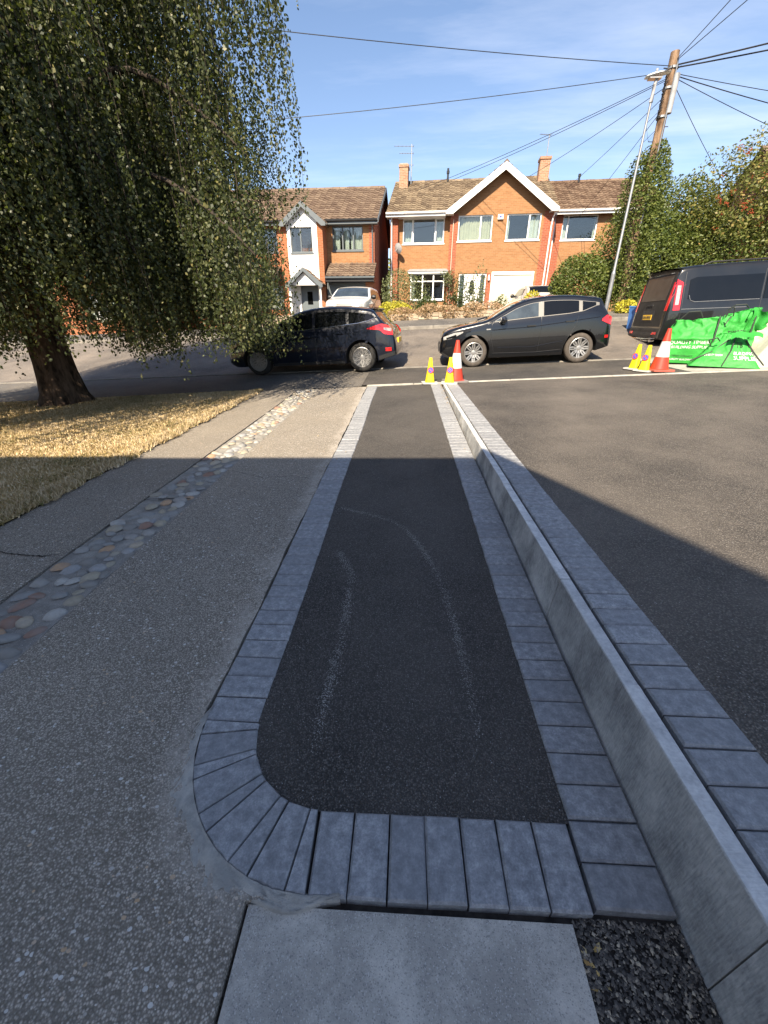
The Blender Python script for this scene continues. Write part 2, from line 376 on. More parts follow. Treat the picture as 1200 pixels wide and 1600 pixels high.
chrome_m = plain('chrome', (.75, .75, .75), .12, metallic=1., var=.02)
dkrim_m = plain('rim_dark', (.02, .02, .022), .4, var=.1)
tyre_m = plain('tyre_rubber', (.028, .027, .026), .85, .2, var=.2, scale=20)
tyredust_m = plain('dusty_tyre', (.075, .064, .055), .9, .2, var=.25, scale=12)
inter_m = plain('dark_room', (.05, .045, .04), .9)
curtain_m = plain('pale_curtain', (.62, .57, .42), .9, var=.1)
net_m = plain('white_curtain', (.66, .66, .62), .9, var=.08)
terra_m = plain('terracotta_pot', (.42, .20, .09), .85, var=.3, scale=10)
def glass():
    m = bpy.data.materials.new('window_glass'); m.use_nodes = True; t = NT(m.node_tree); t.n.clear()
    lw_ = t.new('ShaderNodeNewGeometry'); dt = t.new('ShaderNodeVectorMath', {0: lw_.outputs['Normal'], 1: lw_.outputs['Incoming']}, operation='DOT_PRODUCT'); g = t.new('ShaderNodeBsdfGlossy', {'Color': (1, 1, 1), 'Roughness': .02})
    tr = t.new('ShaderNodeBsdfTransparent', {'Color': (.78, .82, .80)})
    f = t.math('ADD', t.math('MULTIPLY', t.math('POWER', t.math('SUBTRACT', 1., t.math('ABSOLUTE', dt.outputs['Value'])), 5.), .9), .08)
    mx = t.new('ShaderNodeMixShader', {0: f, 1: tr.outputs[0], 2: g.outputs[0]}); t.new('ShaderNodeOutputMaterial', {0: mx.outputs[0]}); return m
glass_m = glass()
def carpaint(name, col, rough=.3, flake=.0, dust=.0, dustc=(.25, .2, .16)):
    m, t, b = base(name, rough, .3, .0); v = obj(t)
    n = t.noise(v, 3, 6, .65)
    c = t.mix(t.math('MULTIPLY', t.ramp(n, [(.35, (0,0,0)), (.75, (1,1,1))]), dust), col, dustc) if dust else t.mix(0., col, col)
    t.set(b.inputs['Base Color'], c)
    b.inputs['Coat Weight'].default_value = 1 - dust*.8; b.inputs['Coat Roughness'].default_value = .03 + dust*.3
    return m
paint_navy = carpaint('midnight_blue_paint', (.004, .0065, .015))
paint_black = carpaint('black_metallic_paint', (.005, .0055, .007), .22)
paint_van = carpaint('dusty_black_van_paint', (.005, .0055, .0055), .3, dust=.03)
def vanrear():
    m, t, b = base('road_dirt_on_black_paint', .7, .3); v = obj(t)
    t.set(b.inputs['Base Color'], t.ramp(t.noise(v, 4, 7, .7), [(.3, (.014, .0128, .0115)), (.7, (.04, .0355, .030))])); return m
vanrear_m = vanrear()
paint_white = carpaint('white_car_paint', (.74, .74, .72))
paint_silver = carpaint('silver_car_paint', (.38, .37, .35))
cglass_m = plain('tinted_car_glass', (.004, .0045, .005), .03, .45, var=.1)
cglass2_m = plain('clear_car_glass', (.035, .045, .05), .04, .8, var=.5, scale=3, coat=1)
red_m = plain('red_lens', (.50, .012, .015), .12, var=.2, scale=14, coat=1)
lens_m = plain('clear_lens', (.32, .315, .31), .1, var=.35, scale=30, coat=1)
trim_m = plain('dark_trim', (.02, .02, .021), .6, var=.2)
conered_m = plain('red_cone_plastic', (.45, .04, .02), .45, var=.1)
conewhite_m = plain('white_reflective_sleeve', (.62, .60, .58), .4, var=.06)
yellow_m = plain('yellow_cone_plastic', (.62, .50, .012), .45, var=.05)
blue_m = plain('blue_disc', (.07, .10, .42), .4, var=.05)
plate_m = plain('yellow_plate', (.85, .50, .03), .4, var=.03)
ink_m = plain('black_ink', (.03, .03, .035), .6)
whiteink_m = plain('white_ink', (.80, .85, .80), .6, var=.05)
bag_m = plain('green_woven_bag', (.035, .29, .045), .55, .3, var=.22, scale=4, bmp=.6)
strap_m = plain('black_strap', (.03, .035, .03), .7)
pebble_m = None
def pebm():
    m, t, b = base('dark_gravel', .85, .3); r = rnda(t)
    t.set(b.inputs['Base Color'], t.ramp(r, [(0, (.045, .04, .036)), (.6, (.11, .098, .087)), (.9, (.22, .19, .155)), (1, (.5, .42, .31))])); return m
pebble_m = pebm()

# ---------------------------------------------------------------- ground surfaces
def drape(name, x0, x1, dx, ylo, yhi, dy, m, off=0., g=G, kind='structure', wob=0., skirt=0., **kw):
    nx = max(1, round((x1-x0)/dx)); mb = MB()
    f0 = ylo if callable(ylo) else (lambda x: ylo); f1 = yhi if callable(yhi) else (lambda x: yhi)
    ny = max(1, round((f1((x0+x1)/2)-f0((x0+x1)/2))/dy))
    rr = random.Random(name)
    def fn(u, v):
        x = x0 + (x1-x0)*u; y = f0(x) + (f1(x)-f0(x))*v
        return (x, y, g(x, y) + off + (rr.uniform(-wob, wob) if wob else 0))
    mb.grid(fn, nx, ny)
    if skirt:
        N = len(mb.v); nu = nx+1; nv = ny+1
        ring = [i for i in range(nu)] + [j*nu+nu-1 for j in range(1, nv)] + [(nv-1)*nu+i for i in range(nu-2, -1, -1)] + [j*nu for j in range(nv-2, 0, -1)]
        b = len(mb.v); mb.v += [(mb.v[i][0], mb.v[i][1], mb.v[i][2]-skirt) for i in ring]; L = len(ring)
        for k in range(L): mb.f.append([ring[k], b+k, b+(k+1) % L, ring[(k+1) % L]]); mb.m.append(0); mb.r.append(0.)
    return mb.build(name, m, smooth=True if not skirt else False, kind=kind, **kw)
# base terrain under everything: one sheet to the horizon
def terr():
    xs = [-900, -300, -120, -60] + [x for x in np.arange(-30, 30.1, 1.)] + [60, 120, 300, 900]
    ys = [-900, -200, -60, -20, -10, -5] + [y for y in np.arange(-2, 32.1, .5)] + [36, 42, 50, 60, 80, 110, 150, 220, 900]
    mb = MB(); nx = len(xs)
    for y in ys:
        for x in xs:
            z = G(max(-30, min(30, x)), y) - .12
            if y > 60: z += (y-60)*.06*math.exp(-((x+40)/220.)**2) if y < 300 else 9
            mb.v.append((x, y, z))
    for j in range(len(ys)-1):
        for i in range(nx-1):
            a = j*nx+i; mb.f.append([a, a+1, a+nx+1, a+nx]); mb.m.append(0); mb.r.append(0.)
    return mb.build('ground', soil_m, smooth=True, kind='structure')
terr()
EDG = lambda x: 8.05 - .04*max(-1, x)                  # pin kerb between drives and footway
KN = lambda x: 10.5 - .085*x                           # near road kerb
KF = lambda x: 16.3 - .085*x                           # far road kerb
drape('road', -26, 26, 1., lambda x: KN(x)+.12, lambda x: KF(x)-.005, .3, tarmac_road, -.025)
drape('old_footway', -26, -.83, .4, lambda x: 8.12, lambda x: KN(x)-.01, .3, tarmac_old, -.01, wob=.004)
drape('new_footway', -.82, 5.3, .2, lambda x: EDG(x)+.135, lambda x: KN(x)-.01, .2, tarmac_path, -.004)
drape('pale_footway', 5.31, 16, .3, lambda x: EDG(x)+.135, lambda x: KN(x)-.01, .2, kerb_light, -.006, wob=.003)
drape('far_footway', -26, 26, 1., lambda x: KF(x)+.13, lambda x: KF(x)+1.95, .3, tarmac_old, .08, skirt=.2)
# lawn sheet and grass blades
LE = lambda y: -2.84 + .02*math.sin(y*3.1) + .012*math.sin(y*11)
mb = MB(); mb.grid(lambda u, v: ((-26+(LE(-3+11.15*v)+26)*u), -3+11.15*v, G(-26+(LE(-3+11.15*v)+26)*u, -3+11.15*v)+.012), 60, 90)
mb.build('lawn', lawn_m, smooth=True, kind='structure')
rng = np.random.default_rng(5)
def blades(n, xr, yr, hmax):
    x = rng.uniform(*xr, n); y = rng.uniform(*yr, n)
    k = x < -2.81 + .025*np.sin(y*7) + .02*np.sin(y*23) + rng.exponential(.012, n); x = x[k]; y = y[k]; n = len(x)
    z = np.array([G(a, b) for a, b in zip(x, y)]) + .01
    a = rng.uniform(0, 6.28, n); h = rng.uniform(.35, 1, n)*hmax; wd = rng.uniform(.003, .006, n)*(1+y*.12)
    lx = rng.normal(0, .5, n)*h; ly = rng.normal(0, .5, n)*h
    P = np.stack([x, y, z], 1); w_ = np.stack([np.cos(a)*wd, np.sin(a)*wd, 0*a], 1)
    return np.stack([P-w_, P+w_, P+np.stack([lx, ly, h], 1)], 1), rng.random(n)
A = [blades(90000, (-5.5, -2.78), (1.6, 8.1), .032), blades(60000, (-13, -5.4), (2.5, 8.1), .035), blades(16000, (-3.0, -2.74), (1.0, 8.1), .055)]
np_mesh('lawn_grass', np.concatenate([a[0] for a in A]), 3, blade_m, np.concatenate([a[1] for a in A]))
tag(bpy.data.objects['lawn_grass'], 'short dry straw coloured grass on the lawn under the birch', 'grass', kind='stuff')
# left driveway: outer strip, cobble bed, main strip with the rounded cut round the block corner
drape('outer_drive_strip', -2.83, -2.075, .12, -2.5, 8.10, .12, conc_old2, -.004, wob=.0015, skirt=.06)
drape('cobble_strip', -2.065, -1.66, .08, -2.5, 8.08, .08, bed_m, -.012, wob=.004, skirt=.05)
strip_o = bpy.data.objects['cobble_strip']
def xr_main(y):
    cx, cy, r = -.232, .955, .478
    if y > cy: return -.711 + .004*math.sin(y*5) + .004*math.sin(y*17)
    if y > .48: return cx - math.sqrt(max(0, r*r-(y-cy)**2))
    return -.378
ys = list(np.arange(-2.5, .40, .12)) + [.40, .44, .475, .482] + list(np.arange(.49, .96, .02)) + list(np.arange(1.0, 8.02, .1))
mb = MB(); rr = random.Random(3); nx = 10
for y in ys:
    x1 = xr_main(y)
    for i in range(nx+1):
        x = -1.645 + (x1+1.645)*i/nx
        mb.v.append((x, y, G(x, y) + rr.uniform(-.0012, .0012)))
b0 = len(mb.v)
for y in ys: x1 = xr_main(y); mb.v.append((x1, y, G(x1, y)-.09)); 
for y in ys: mb.v.append((-1.645, y, G(-1.6, y)-.06))
for j in range(len(ys)-1):
    for i in range(nx): a = j*(nx+1)+i; mb.f.append([a, a+1, a+nx+2, a+nx+1])
    a = j*(nx+1)+nx; mb.f.append([a, b0+j, b0+j+1, a+nx+1])
    a = j*(nx+1); c = b0+len(ys)+j; mb.f.append([a, c, c+1, a+nx+1])
mb.m = [0]*len(mb.f); mb.r = [0.]*len(mb.f)
mb.build('driveway', conc_old, smooth='auto', kind='structure')
drape('front_concrete_slab', -.369, .445, .1, -2.5, .472, .1, slab_m, -.012, skirt=.09)
# mortar haunch smeared round the corner
mb = MB(); rr = random.Random(8)
def hf(u, v):
    a = math.pi*(.96+.60*u); wdt = .012 + .075*math.sin(math.pi*min(1, u*1.05))**.8 * (.75+.25*math.sin(u*23))
    r = .470 + wdt*v
    x = -.226+r*math.cos(a)*1.0; y = .961+r*math.sin(a)
    return (x, y, G(x, y) + .004*(1-v) - .004*v*v + rr.uniform(-.003, .004) + (-.03 if v > .97 else 0))
mb.grid(hf, 60, 8); mb.build('mortar_haunch', mortar_m, smooth=True, kind='structure')
mb = MB(); mb.grid(lambda u, v: (-.36+.19*u, .478+.035*v*(1-u*.6), G(0, .48)-.008+rr.uniform(-.002, .003)), 12, 3); mb.build('mortar_joint', mortar_m, smooth=True, kind='structure')
# thin cracks in the old concrete: slim dark strips lying in the surface
def crack(name, pts, wd):
    mb = MB(); rr = random.Random(name); P = []
    for (a, b), (c, d) in zip(pts, pts[1:]):
        n = max(2, int(math.hypot(c-a, d-b)/.025))
        for k in range(n): t = k/n; P.append((a+(c-a)*t+rr.uniform(-.006, .006), b+(d-b)*t+rr.uniform(-.006, .006)))
    for k in range(len(P)-1):
        (a, b), (c, d) = P[k], P[k+1]; L = math.hypot(c-a, d-b) or 1; nx_, ny_ = -(d-b)/L, (c-a)/L; w1 = wd*rr.uniform(.3, 1)
        mb.add([(a-nx_*w1, b-ny_*w1, G(a, b)+.003), (c-nx_*w1, d-ny_*w1, G(c, d)+.003), (c+nx_*w1, d+ny_*w1, G(c, d)+.003), (a+nx_*w1, b+ny_*w1, G(a, b)+.003)], [(0, 1, 2, 3)])
    mb.build(name, dark_joint, kind='structure')
crack('outer_strip_crack', [(-2.83, 2.15), (-2.45, 2.02), (-2.2, 2.0), (-2.08, 2.04)], .006)
crack('drive_crack', [(-1.6, 3.5), (-1.25, 3.32), (-1.0, 3.36), (-.75, 3.28)], .0025)
crack('cobble_bed_crack', [(-2.06, 2.84), (-1.9, 2.86), (-1.67, 2.87)], .008)
# new tarmac path
drape('tarmac_path', -.512, .512, .06, .687, 8.0, .06, tarmac_new, -.006, wob=.0025)
drape('path_bedding', -.74, .76, .2, .45, 8.05, .3, dark_joint, -.03)
drape('right_drive', 1.0, 12., .25, -3., lambda x: EDG(x)-.01, .2, tarmac_drive, -.004, g=GR, wob=.002)
drape('drive_edge_bedding', .78, 1.1, .15, -3., 7.9, .3, dark_joint, -.03, g=GR)
drape('gravel_bed', .44, .73, .05, -1., .49, .05, dark_joint, -.029, wob=.004)
# ---- block edging
blk = {}
def block_mesh(key, lx=.197, ly=.0965, seed=0):
    rr = random.Random(seed); c = .006; h = .05
    mb = MB(); x, y = lx/2, ly/2
    def j(a=.0012): return rr.uniform(-a, a)
    lo = [(-x+j(), -y+j()), (x+j(), -y+j()), (x+j(), y+j()), (-x+j(), y+j())]
    vs = [(a, b, -h) for a, b in lo] + [(a, b, -c) for a, b in lo] + [(a*(1-c/x), b*(1-c/y), 0+j(.0008)) for a, b in lo]
    fs = [(8, 9, 10, 11)] + [(i, (i+1) % 4, 4+(i+1) % 4, 4+i) for i in range(4)] + [(4+i, 4+(i+1) % 4, 8+(i+1) % 4, 8+i) for i in range(4)]
    mb.add(vs, fs); return mb.mesh('paving_block', block_m)
BM = [block_mesh(i, seed=i) for i in range(6)]
rb = random.Random(21)
def put_block(parent, x, y, rot, g, off=.004, me=None):
    o = lk(bpy.data.objects.new('paving_block', me or rb.choice(BM))); o.parent = parent
    e = .05
    sx_ = (g(x+e, y)-g(x-e, y))/(2*e); sy_ = (g(x, y+e)-g(x, y-e))/(2*e)
    q = Vector((0, 0, 1)).rotation_difference(Vector((-sx_, -sy_, 1)).normalized()) @ Quaternion((0, 0, 1), rot + rb.uniform(-.006, .006))
    o.rotation_mode = 'QUATERNION'; o.rotation_quaternion = q
    o.location = (x + rb.uniform(-.0015, .0015), y, g(x, y) + off + rb.uniform(-.0015, .002)); return o
pe = empty('path_edging', kind='structure'); de = empty('drive_edging', kind='structure')
for k in range(70): put_block(pe, -.605+.006*math.sin(k*.2), 1.013+k*.1003, 0, G)
for k in range(74): put_block(pe, .611, .545+k*.1005, 0, G)
for k in range(7): put_block(pe, -.171+k*.1035, .588, math.pi/2, G).scale = (1, 1.035, 1)
for k in range(101): put_block(de, .905, -2.2+k*.1005, 0, GR, .003)
# corner: full blocks and wedge cuts alternating round a quarter circle
def corner():
    cx, cy, ri, ro = -.226, .961, .272, .472
    segs = [.5, 1, .42, 1, .55, 1, .6, 1, .5]; tot = sum(segs); a = math.pi*1.0
    for s_ in segs:
        da = math.pi/2*s_/tot; g_ = .004
        a0, a1 = a, a+da; a += da
        if s_ == 1: ia0, ia1 = a0+g_*.8-.0, a1-g_*.8
        else: ia0, ia1 = a0+g_*2, a1-g_*2
        mid = (a0+a1)/2; kx = .10 if s_ == 1 else -.30      # full ones stay nearly parallel, cuts are wedges
        ia0 = mid-(mid-ia0)*(1+kx); ia1 = mid+(ia1-mid)*(1+kx)
        P = [(cx+ri*math.cos(ia0), cy+ri*math.sin(ia0)), (cx+ro*math.cos(a0+g_), cy+ro*math.sin(a0+g_)),
             (cx+ro*math.cos(a1-g_), cy+ro*math.sin(a1-g_)), (cx+ri*math.cos(ia1), cy+ri*math.sin(ia1))]
        mx = sum(p[0] for p in P)/4; my = sum(p[1] for p in P)/4; z = rb.uniform(-.001, .002)
        mb = MB(); sh = lambda p, s2: (mx+(p[0]-mx)*s2, my+(p[1]-my)*s2)
        vs = [(p[0], p[1], -.05+G(*p)) for p in P] + [(p[0], p[1], G(*p)-.001+z) for p in P] + [(*sh(p, .95), G(*p)+.005+z) for p in P]
        mb.add(vs, [(8, 9, 10, 11)] + [(i, (i+1) % 4, 4+(i+1) % 4, 4+i) for i in range(4)] + [(4+i, 4+(i+1) % 4, 8+(i+1) % 4, 8+i) for i in range(4)])
        mb.build('paving_block', block_m, pe)
corner()
# raised kerb between path and drive
ke = empty('raised_kerb', kind='structure')
y = -1.41; rk = random.Random(4)
while y < 7.9:
    y1 = min(y+.597, 7.93); mb = MB(); x0, x1 = .7125+rk.uniform(-.001, .001), .795; n = 6
    dz = rk.uniform(-.002, .003); ch = .004
    P = []
    for k in range(n+1):
        yy = y + .0015 + (y1-y-.003)*k/n; zt = .268 + dz; e = .0015 if 0 < k < n else 0; jz = rk.uniform(-.0012, .0012); jx = rk.uniform(-.0012, .0012)
        zb = -.1
        P += [(x0-.006, yy, zb), (x0+.031, yy, zt-ch), (x0+.034+jx, yy, zt+jz), (x1-ch, yy, zt+jz), (x1, yy, zt-ch), (x1, yy, zb)]
    F = []
    for k in range(n):
        for i in range(5): F.append((k*6+i, k*6+i+1, k*6+i+7, k*6+i+6))
    F += [tuple(range(6))[::-1], tuple(range(n*6, n*6+6))]
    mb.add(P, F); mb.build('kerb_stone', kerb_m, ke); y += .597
# flush pin kerb and the two road kerbs
def kerbrow(name, x0, x1, yf, wd, L, off, m, h=.12, lip=0.):
    p = empty(name, kind='structure'); x = x0; r_ = random.Random(name)
    while x < x1-.05:
        xe = min(x+L, x1); a, b = x+.004, xe-.004; mb = MB(); vs = []
        for (xx, yy) in [(a, yf(a)), (b, yf(b)), (b, yf(b)+wd), (a, yf(a)+wd)]: vs.append((xx, yy, G(xx, yy)+off-h))
        dz = r_.uniform(-.002, .002); c = .01
        for (xx, yy) in [(a, yf(a)), (b, yf(b)), (b, yf(b)+wd), (a, yf(a)+wd)]: vs.append((xx, yy, G(xx, yy)+off+lip+dz-c))
        for (xx, yy) in [(a+c, yf(a)+c), (b-c, yf(b)+c), (b-c, yf(b)+wd-c), (a+c, yf(a)+wd-c)]: vs.append((xx, yy, G(xx, yy)+off+lip+dz))
        mb.add(vs, [(8, 9, 10, 11)] + [(i, (i+1) % 4, 4+(i+1) % 4, 4+i) for i in range(4)] + [(4+i, 4+(i+1) % 4, 8+(i+1) % 4, 8+i) for i in range(4)])
        mb.build('kerb_stone', m, p); x = xe
    return p
kerbrow('flush_pin_kerb', -.72, 12., lambda x: EDG(x)+.03, .085, .915, .006, kerb_light)
kerbrow('near_road_kerb', -16, 16, KN, .125, .915, .008, kerb_road)
kerbrow('far_road_kerb', -20, 20, KF, .125, .915, .0, kerb_road, lip=.08, h=.2)
# cobbles: river stones half sunk in the bed
def peb_mesh(seed):
    bm = bmesh.new(); bmesh.ops.create_icosphere(bm, subdivisions=2, radius=1); rr = random.Random(seed)
    ph = [rr.uniform(0, 6) for _ in range(4)]
    for v_ in bm.verts:
        p = v_.co; k = 1+.10*math.sin(3*p.x+ph[0])+.08*math.sin(4*p.y+ph[1])+.06*math.sin(5*p.z+ph[2]); v_.co = p*k
    bmesh.ops.delete(bm, geom=[v_ for v_ in bm.verts if v_.co.z < -.25], context='VERTS')
    for f in bm.faces: f.smooth = True
    me = bpy.data.meshes.new('cobble'); bm.to_mesh(me); bm.free(); me.materials.append(cobble_m); return me
PM = [peb_mesh(i) for i in range(6)]
rc = random.Random(12); cob = []; tries = 0
while len(cob) < 285 and tries < 60000:
    tries += 1; y = .35 + 7.6*rc.random()**1.12; x = rc.uniform(-2.035, -1.685)
    a = rc.uniform(.034, .060); b = a*rc.uniform(.55, .82)
    if all((x-c[0])**2 + ((y-c[1])*1.0)**2 > ((a+c[2])*.66)**2 for c in cob): cob.append((x, y, a, b))
for (x, y, a, b) in cob:
    o = lk(bpy.data.objects.new('cobble', rc.choice(PM))); o.parent = strip_o
    o.location = (x, y, G(x, y)-.012+rc.uniform(-.004, .003)); o.scale = (a, b, b*rc.uniform(.55, .75)); o.rotation_euler = (rc.uniform(-.15, .15), rc.uniform(-.15, .15), rc.gauss(.45, .5))
# loose gravel in the pocket by the kerb
def scatter_pebbles(name, n, xr, yr, g, size, m, label, flat=.6, seed=1, rndpow=1., mask=None):
    r_ = np.random.default_rng(seed)
    t = np.array([(1,0,0),(0,1,0),(-1,0,0),(0,-1,0),(0,0,1),(0,0,-1)], float); F = [(0,1,4),(1,2,4),(2,3,4),(3,0,4),(1,0,5),(2,1,5),(3,2,5),(0,3,5)]
    x = r_.uniform(*xr, n); y = r_.uniform(*yr, n)
    if mask is not None: k = mask(x, y); x = x[k]; y = y[k]; n = len(x)
    s_ = size[0] + (size[1]-size[0])*r_.random(n)**2; out = []; a = r_.uniform(0, 6.28, n)
    sc = np.stack([s_*r_.uniform(.7, 1.2, n), s_*r_.uniform(.6, 1., n), s_*flat*r_.uniform(.6, 1, n)], 1)
    V = t[None]*sc[:, None]*(1+r_.uniform(-.25, .25, (n, 6, 1)))
    V = V + r_.normal(0, .12, (n, 6, 3))*s_[:, None, None]*np.array([1, 1, flat])
    c, s2 = np.cos(a)[:, None], np.sin(a)[:, None]
    X = V[..., 0]*c-V[..., 1]*s2+x[:, None]; Y = V[..., 0]*s2+V[..., 1]*c+y[:, None]
    z = np.array([g(p, q) for p, q in zip(x, y)]); Z = V[..., 2]+z[:, None]
    V = np.stack([X, Y, Z], -1)
    T = V[:, np.array(F)].reshape(-1, 3); o = np_mesh(name, T, 3, m, np.repeat(r_.random(n)**rndpow, 8))
    return tag(o, label, 'gravel', kind='stuff')
scatter_pebbles('loose_gravel', 14000, (.45, .712), (-.6, .487), lambda x, y: G(x, y)-.022, (.002, .0075), pebble_m, 'loose dark gravel in the pocket between slab and kerb', seed=4)
dust_m = plain('pale_grit', (.38, .36, .33), .9, world_=True)
# pale grit dragged along two curved wheel marks on the new tarmac
def marks():
    r_ = np.random.default_rng(9); P = []
    for pts, wd, n in [([(-.46, 2.72), (-.05, 2.50), (.14, 2.15), (.25, 1.65), (.28, 1.25), (.29, .95)], .012, 3000), ([(-.38, 2.1), (-.27, 1.85), (-.26, 1.5), (-.27, 1.15), (-.28, .88)], .014, 2200)]:
        seg = [math.dist(a, b) for a, b in zip(pts, pts[1:])]; T = sum(seg)
        acc = [0]
        for s_ in seg: acc.append(acc[-1]+s_/T)
        for _ in range(n):
            t = r_.random(); dens = .35+.65*abs(math.sin(t*9+1))**2
            if r_.random() > dens: continue
            P.append((herm(t, list(zip(acc, [p[0] for p in pts])))+r_.normal(0, wd), herm(t, list(zip(acc, [p[1] for p in pts])))+r_.normal(0, wd)))
    for _ in range(500): P.append((r_.uniform(-.5, .5), r_.uniform(.7, 6)))
    for _ in range(160): P.append((r_.uniform(1.05, 4), r_.uniform(.5, 7)))
    P = np.array(P); n = len(P); s_ = r_.uniform(.0008, .0022, n)
    a = r_.uniform(0, 6.28, n); out = []
    for (x, y), s2, an in zip(P, s_, a):
        z = (G if x < .8 else GR)(x, y)+.0012
        for k in range(3): out.append((x+s2*1.3*math.cos(an+k*2.1), y+s2*1.3*math.sin(an+k*2.1), z+(.001 if k else 0)))
    return tag(np_mesh('tarmac_grit', out, 3, dust_m), 'pale grit in curved tyre marks across the black tarmac path', 'grit', kind='stuff')
marks()
litter_m = leaf_mat('fallen_leaf', [(0, (.30, .17, .05)), (.6, (.50, .33, .10)), (1, (.55, .42, .2))], .1)
def litter(n, fn, seed, name, label):
    r_ = np.random.default_rng(seed); out = []
    for _ in range(n):
        x, y, z = fn(r_); a = r_.uniform(0, 6.28); s_ = r_.uniform(.006, .015)
        for k, (u, v) in enumerate([(-1, 0), (0, -.55), (1, 0), (0, .55)]):
            out.append((x+s_*(u*math.cos(a)-v*math.sin(a)), y+s_*(u*math.sin(a)+v*math.cos(a)), z+.004+r_.uniform(0, .008)))
    return tag(np_mesh(name, out, 4, litter_m, r_.random(n)), label, 'leaf litter', kind='stuff')
def lf(r_):
    k = r_.random()
    if k < .5: x, y = r_.normal(.69, .02), 7.9-abs(r_.normal(0, 1.2))
    elif k < .54: x, y = r_.uniform(.45, .5), r_.uniform(.35, .48); return x, y, G(x, y)-.03
    elif k < .75: x, y = r_.uniform(-1.6, -.5), r_.uniform(3, 7.9)
    else: x, y = r_.uniform(-2.8, -.8), r_.uniform(7, 10)
    x = min(x, .70) if k < .5 else x
    return x, y, G(x, y)+.003
litter(150, lf, 3, 'fallen_leaves', 'small dry fallen leaves along the kerb and driveway')
def lf2(r_): x = r_.uniform(-3.6, -2.9); y = r_.uniform(2, 7.8); return x, y, G(x, y)+.02
litter(60, lf2, 6, 'lawn_litter', 'dry brown leaves lying on the lawn edge')
# ---------------------------------------------------------------- buildings
def wall(mb, x0, x1, z0, z1, y, holes=(), th=.28, mi=0, ax='x'):
    xs = sorted({x0, x1, *[v for h in holes for v in h[:2]]}); zs = sorted({z0, z1, *[v for h in holes for v in h[2:]]})
    P = (lambda a, b, c: (a, b, c)) if ax == 'x' else (lambda a, b, c: (b, a, c))
    for i in range(len(xs)-1):
        for j in range(len(zs)-1):
            a, b, c, d = xs[i], xs[i+1], zs[j], zs[j+1]
            if any(a >= h[0]-1e-6 and b <= h[1]+1e-6 and c >= h[2]-1e-6 and d <= h[3]+1e-6 for h in holes): continue
            for yy in (y, y+th): mb.add([P(a, yy, c), P(b, yy, c), P(b, yy, d), P(a, yy, d)], [(0, 1, 2, 3)], mi)
    for h in list(holes) + [(x0, x1, z0, z1)]:
        a, b, c, d = h
        for q in ([(a, c), (b, c)], [(b, c), (b, d)], [(b, d), (a, d)], [(a, d), (a, c)]):
            mb.add([P(q[0][0], y, q[0][1]), P(q[1][0], y, q[1][1]), P(q[1][0], y+th, q[1][1]), P(q[0][0], y+th, q[0][1])], [(0, 1, 2, 3)], mi)
def window(par, x0, x1, z0, z1, y, cols, fm, transom=None, curt=None, cm=None, sill=True, name='window', opens=()):
    w_ = x1-x0; xs = [x0 + w_*c for c in (0, *cols, 1)]; fb = .055; mb = MB()
    mb.box(x0, x1, y, y+.07, z0, z0+fb); mb.box(x0, x1, y, y+.07, z1-fb, z1)
    mb.box(x0, x0+fb, y+.001, y+.069, z0+fb, z1-fb); mb.box(x1-fb, x1, y+.001, y+.069, z0+fb, z1-fb)
    for x in xs[1:-1]: mb.box(x-fb*.6, x+fb*.6, y+.002, y+.068, z0+fb, z1-fb)
    if transom: mb.box(x0+fb, x1-fb, y+.003, y+.067, transom-fb*.5, transom+fb*.5)
    fr = mb.build(name, fm, par)
    for i in range(len(xs)-1):
        rows = [(z0+fb, z1-fb)] if not transom else [(z0+fb, transom-fb*.5), (transom+fb*.5, z1-fb)]
        for (c, d) in rows:
            m2 = MB(); a, b = xs[i]+fb*.8, xs[i+1]-fb*.8
            if i in opens:   # casement standing slightly ajar
                m2.box(a-.03, b+.03, y-.10, y-.085, c-.02, d+.02)
            m3 = MB(); m3.box(a-.01, b+.01, y+.03, y+.036, c-.01, d+.01); m3.build('pane', glass_m, fr)
            if i in opens: 
                m4 = MB(); yy = y-.07
                for bx in ((a-.03, b+.03, c-.03, c+.02), (a-.03, b+.03, d-.02, d+.03), (a-.03, a+.02, c+.02, d-.02), (b-.02, b+.03, c+.02, d-.02)):
                    m4.box(bx[0], bx[1], yy, yy+.05, bx[2], bx[3])
                m4.build('casement', fm, fr)
    if sill: m5 = MB(); m5.box(x0-.04, x1+.04, y-.10, y+.05, z0-.06, z0-.002); m5.build('sill', fm, fr)
    for (a, b) in (curt or ()):
        m6 = MB(); yc = y+.22; X0, X1 = x0+w_*a, x0+w_*b; n = max(6, int((X1-X0)/.035))
        m6.grid(lambda u, v: (X0+(X1-X0)*u, yc+.03*math.sin(u*n*1.6)+.012*math.sin(u*n*.7+v), z0+.03+(z1-z0-.06)*v), n, 1)
        m6.build('curtain', cm or net_m, fr, smooth=True)
    return fr
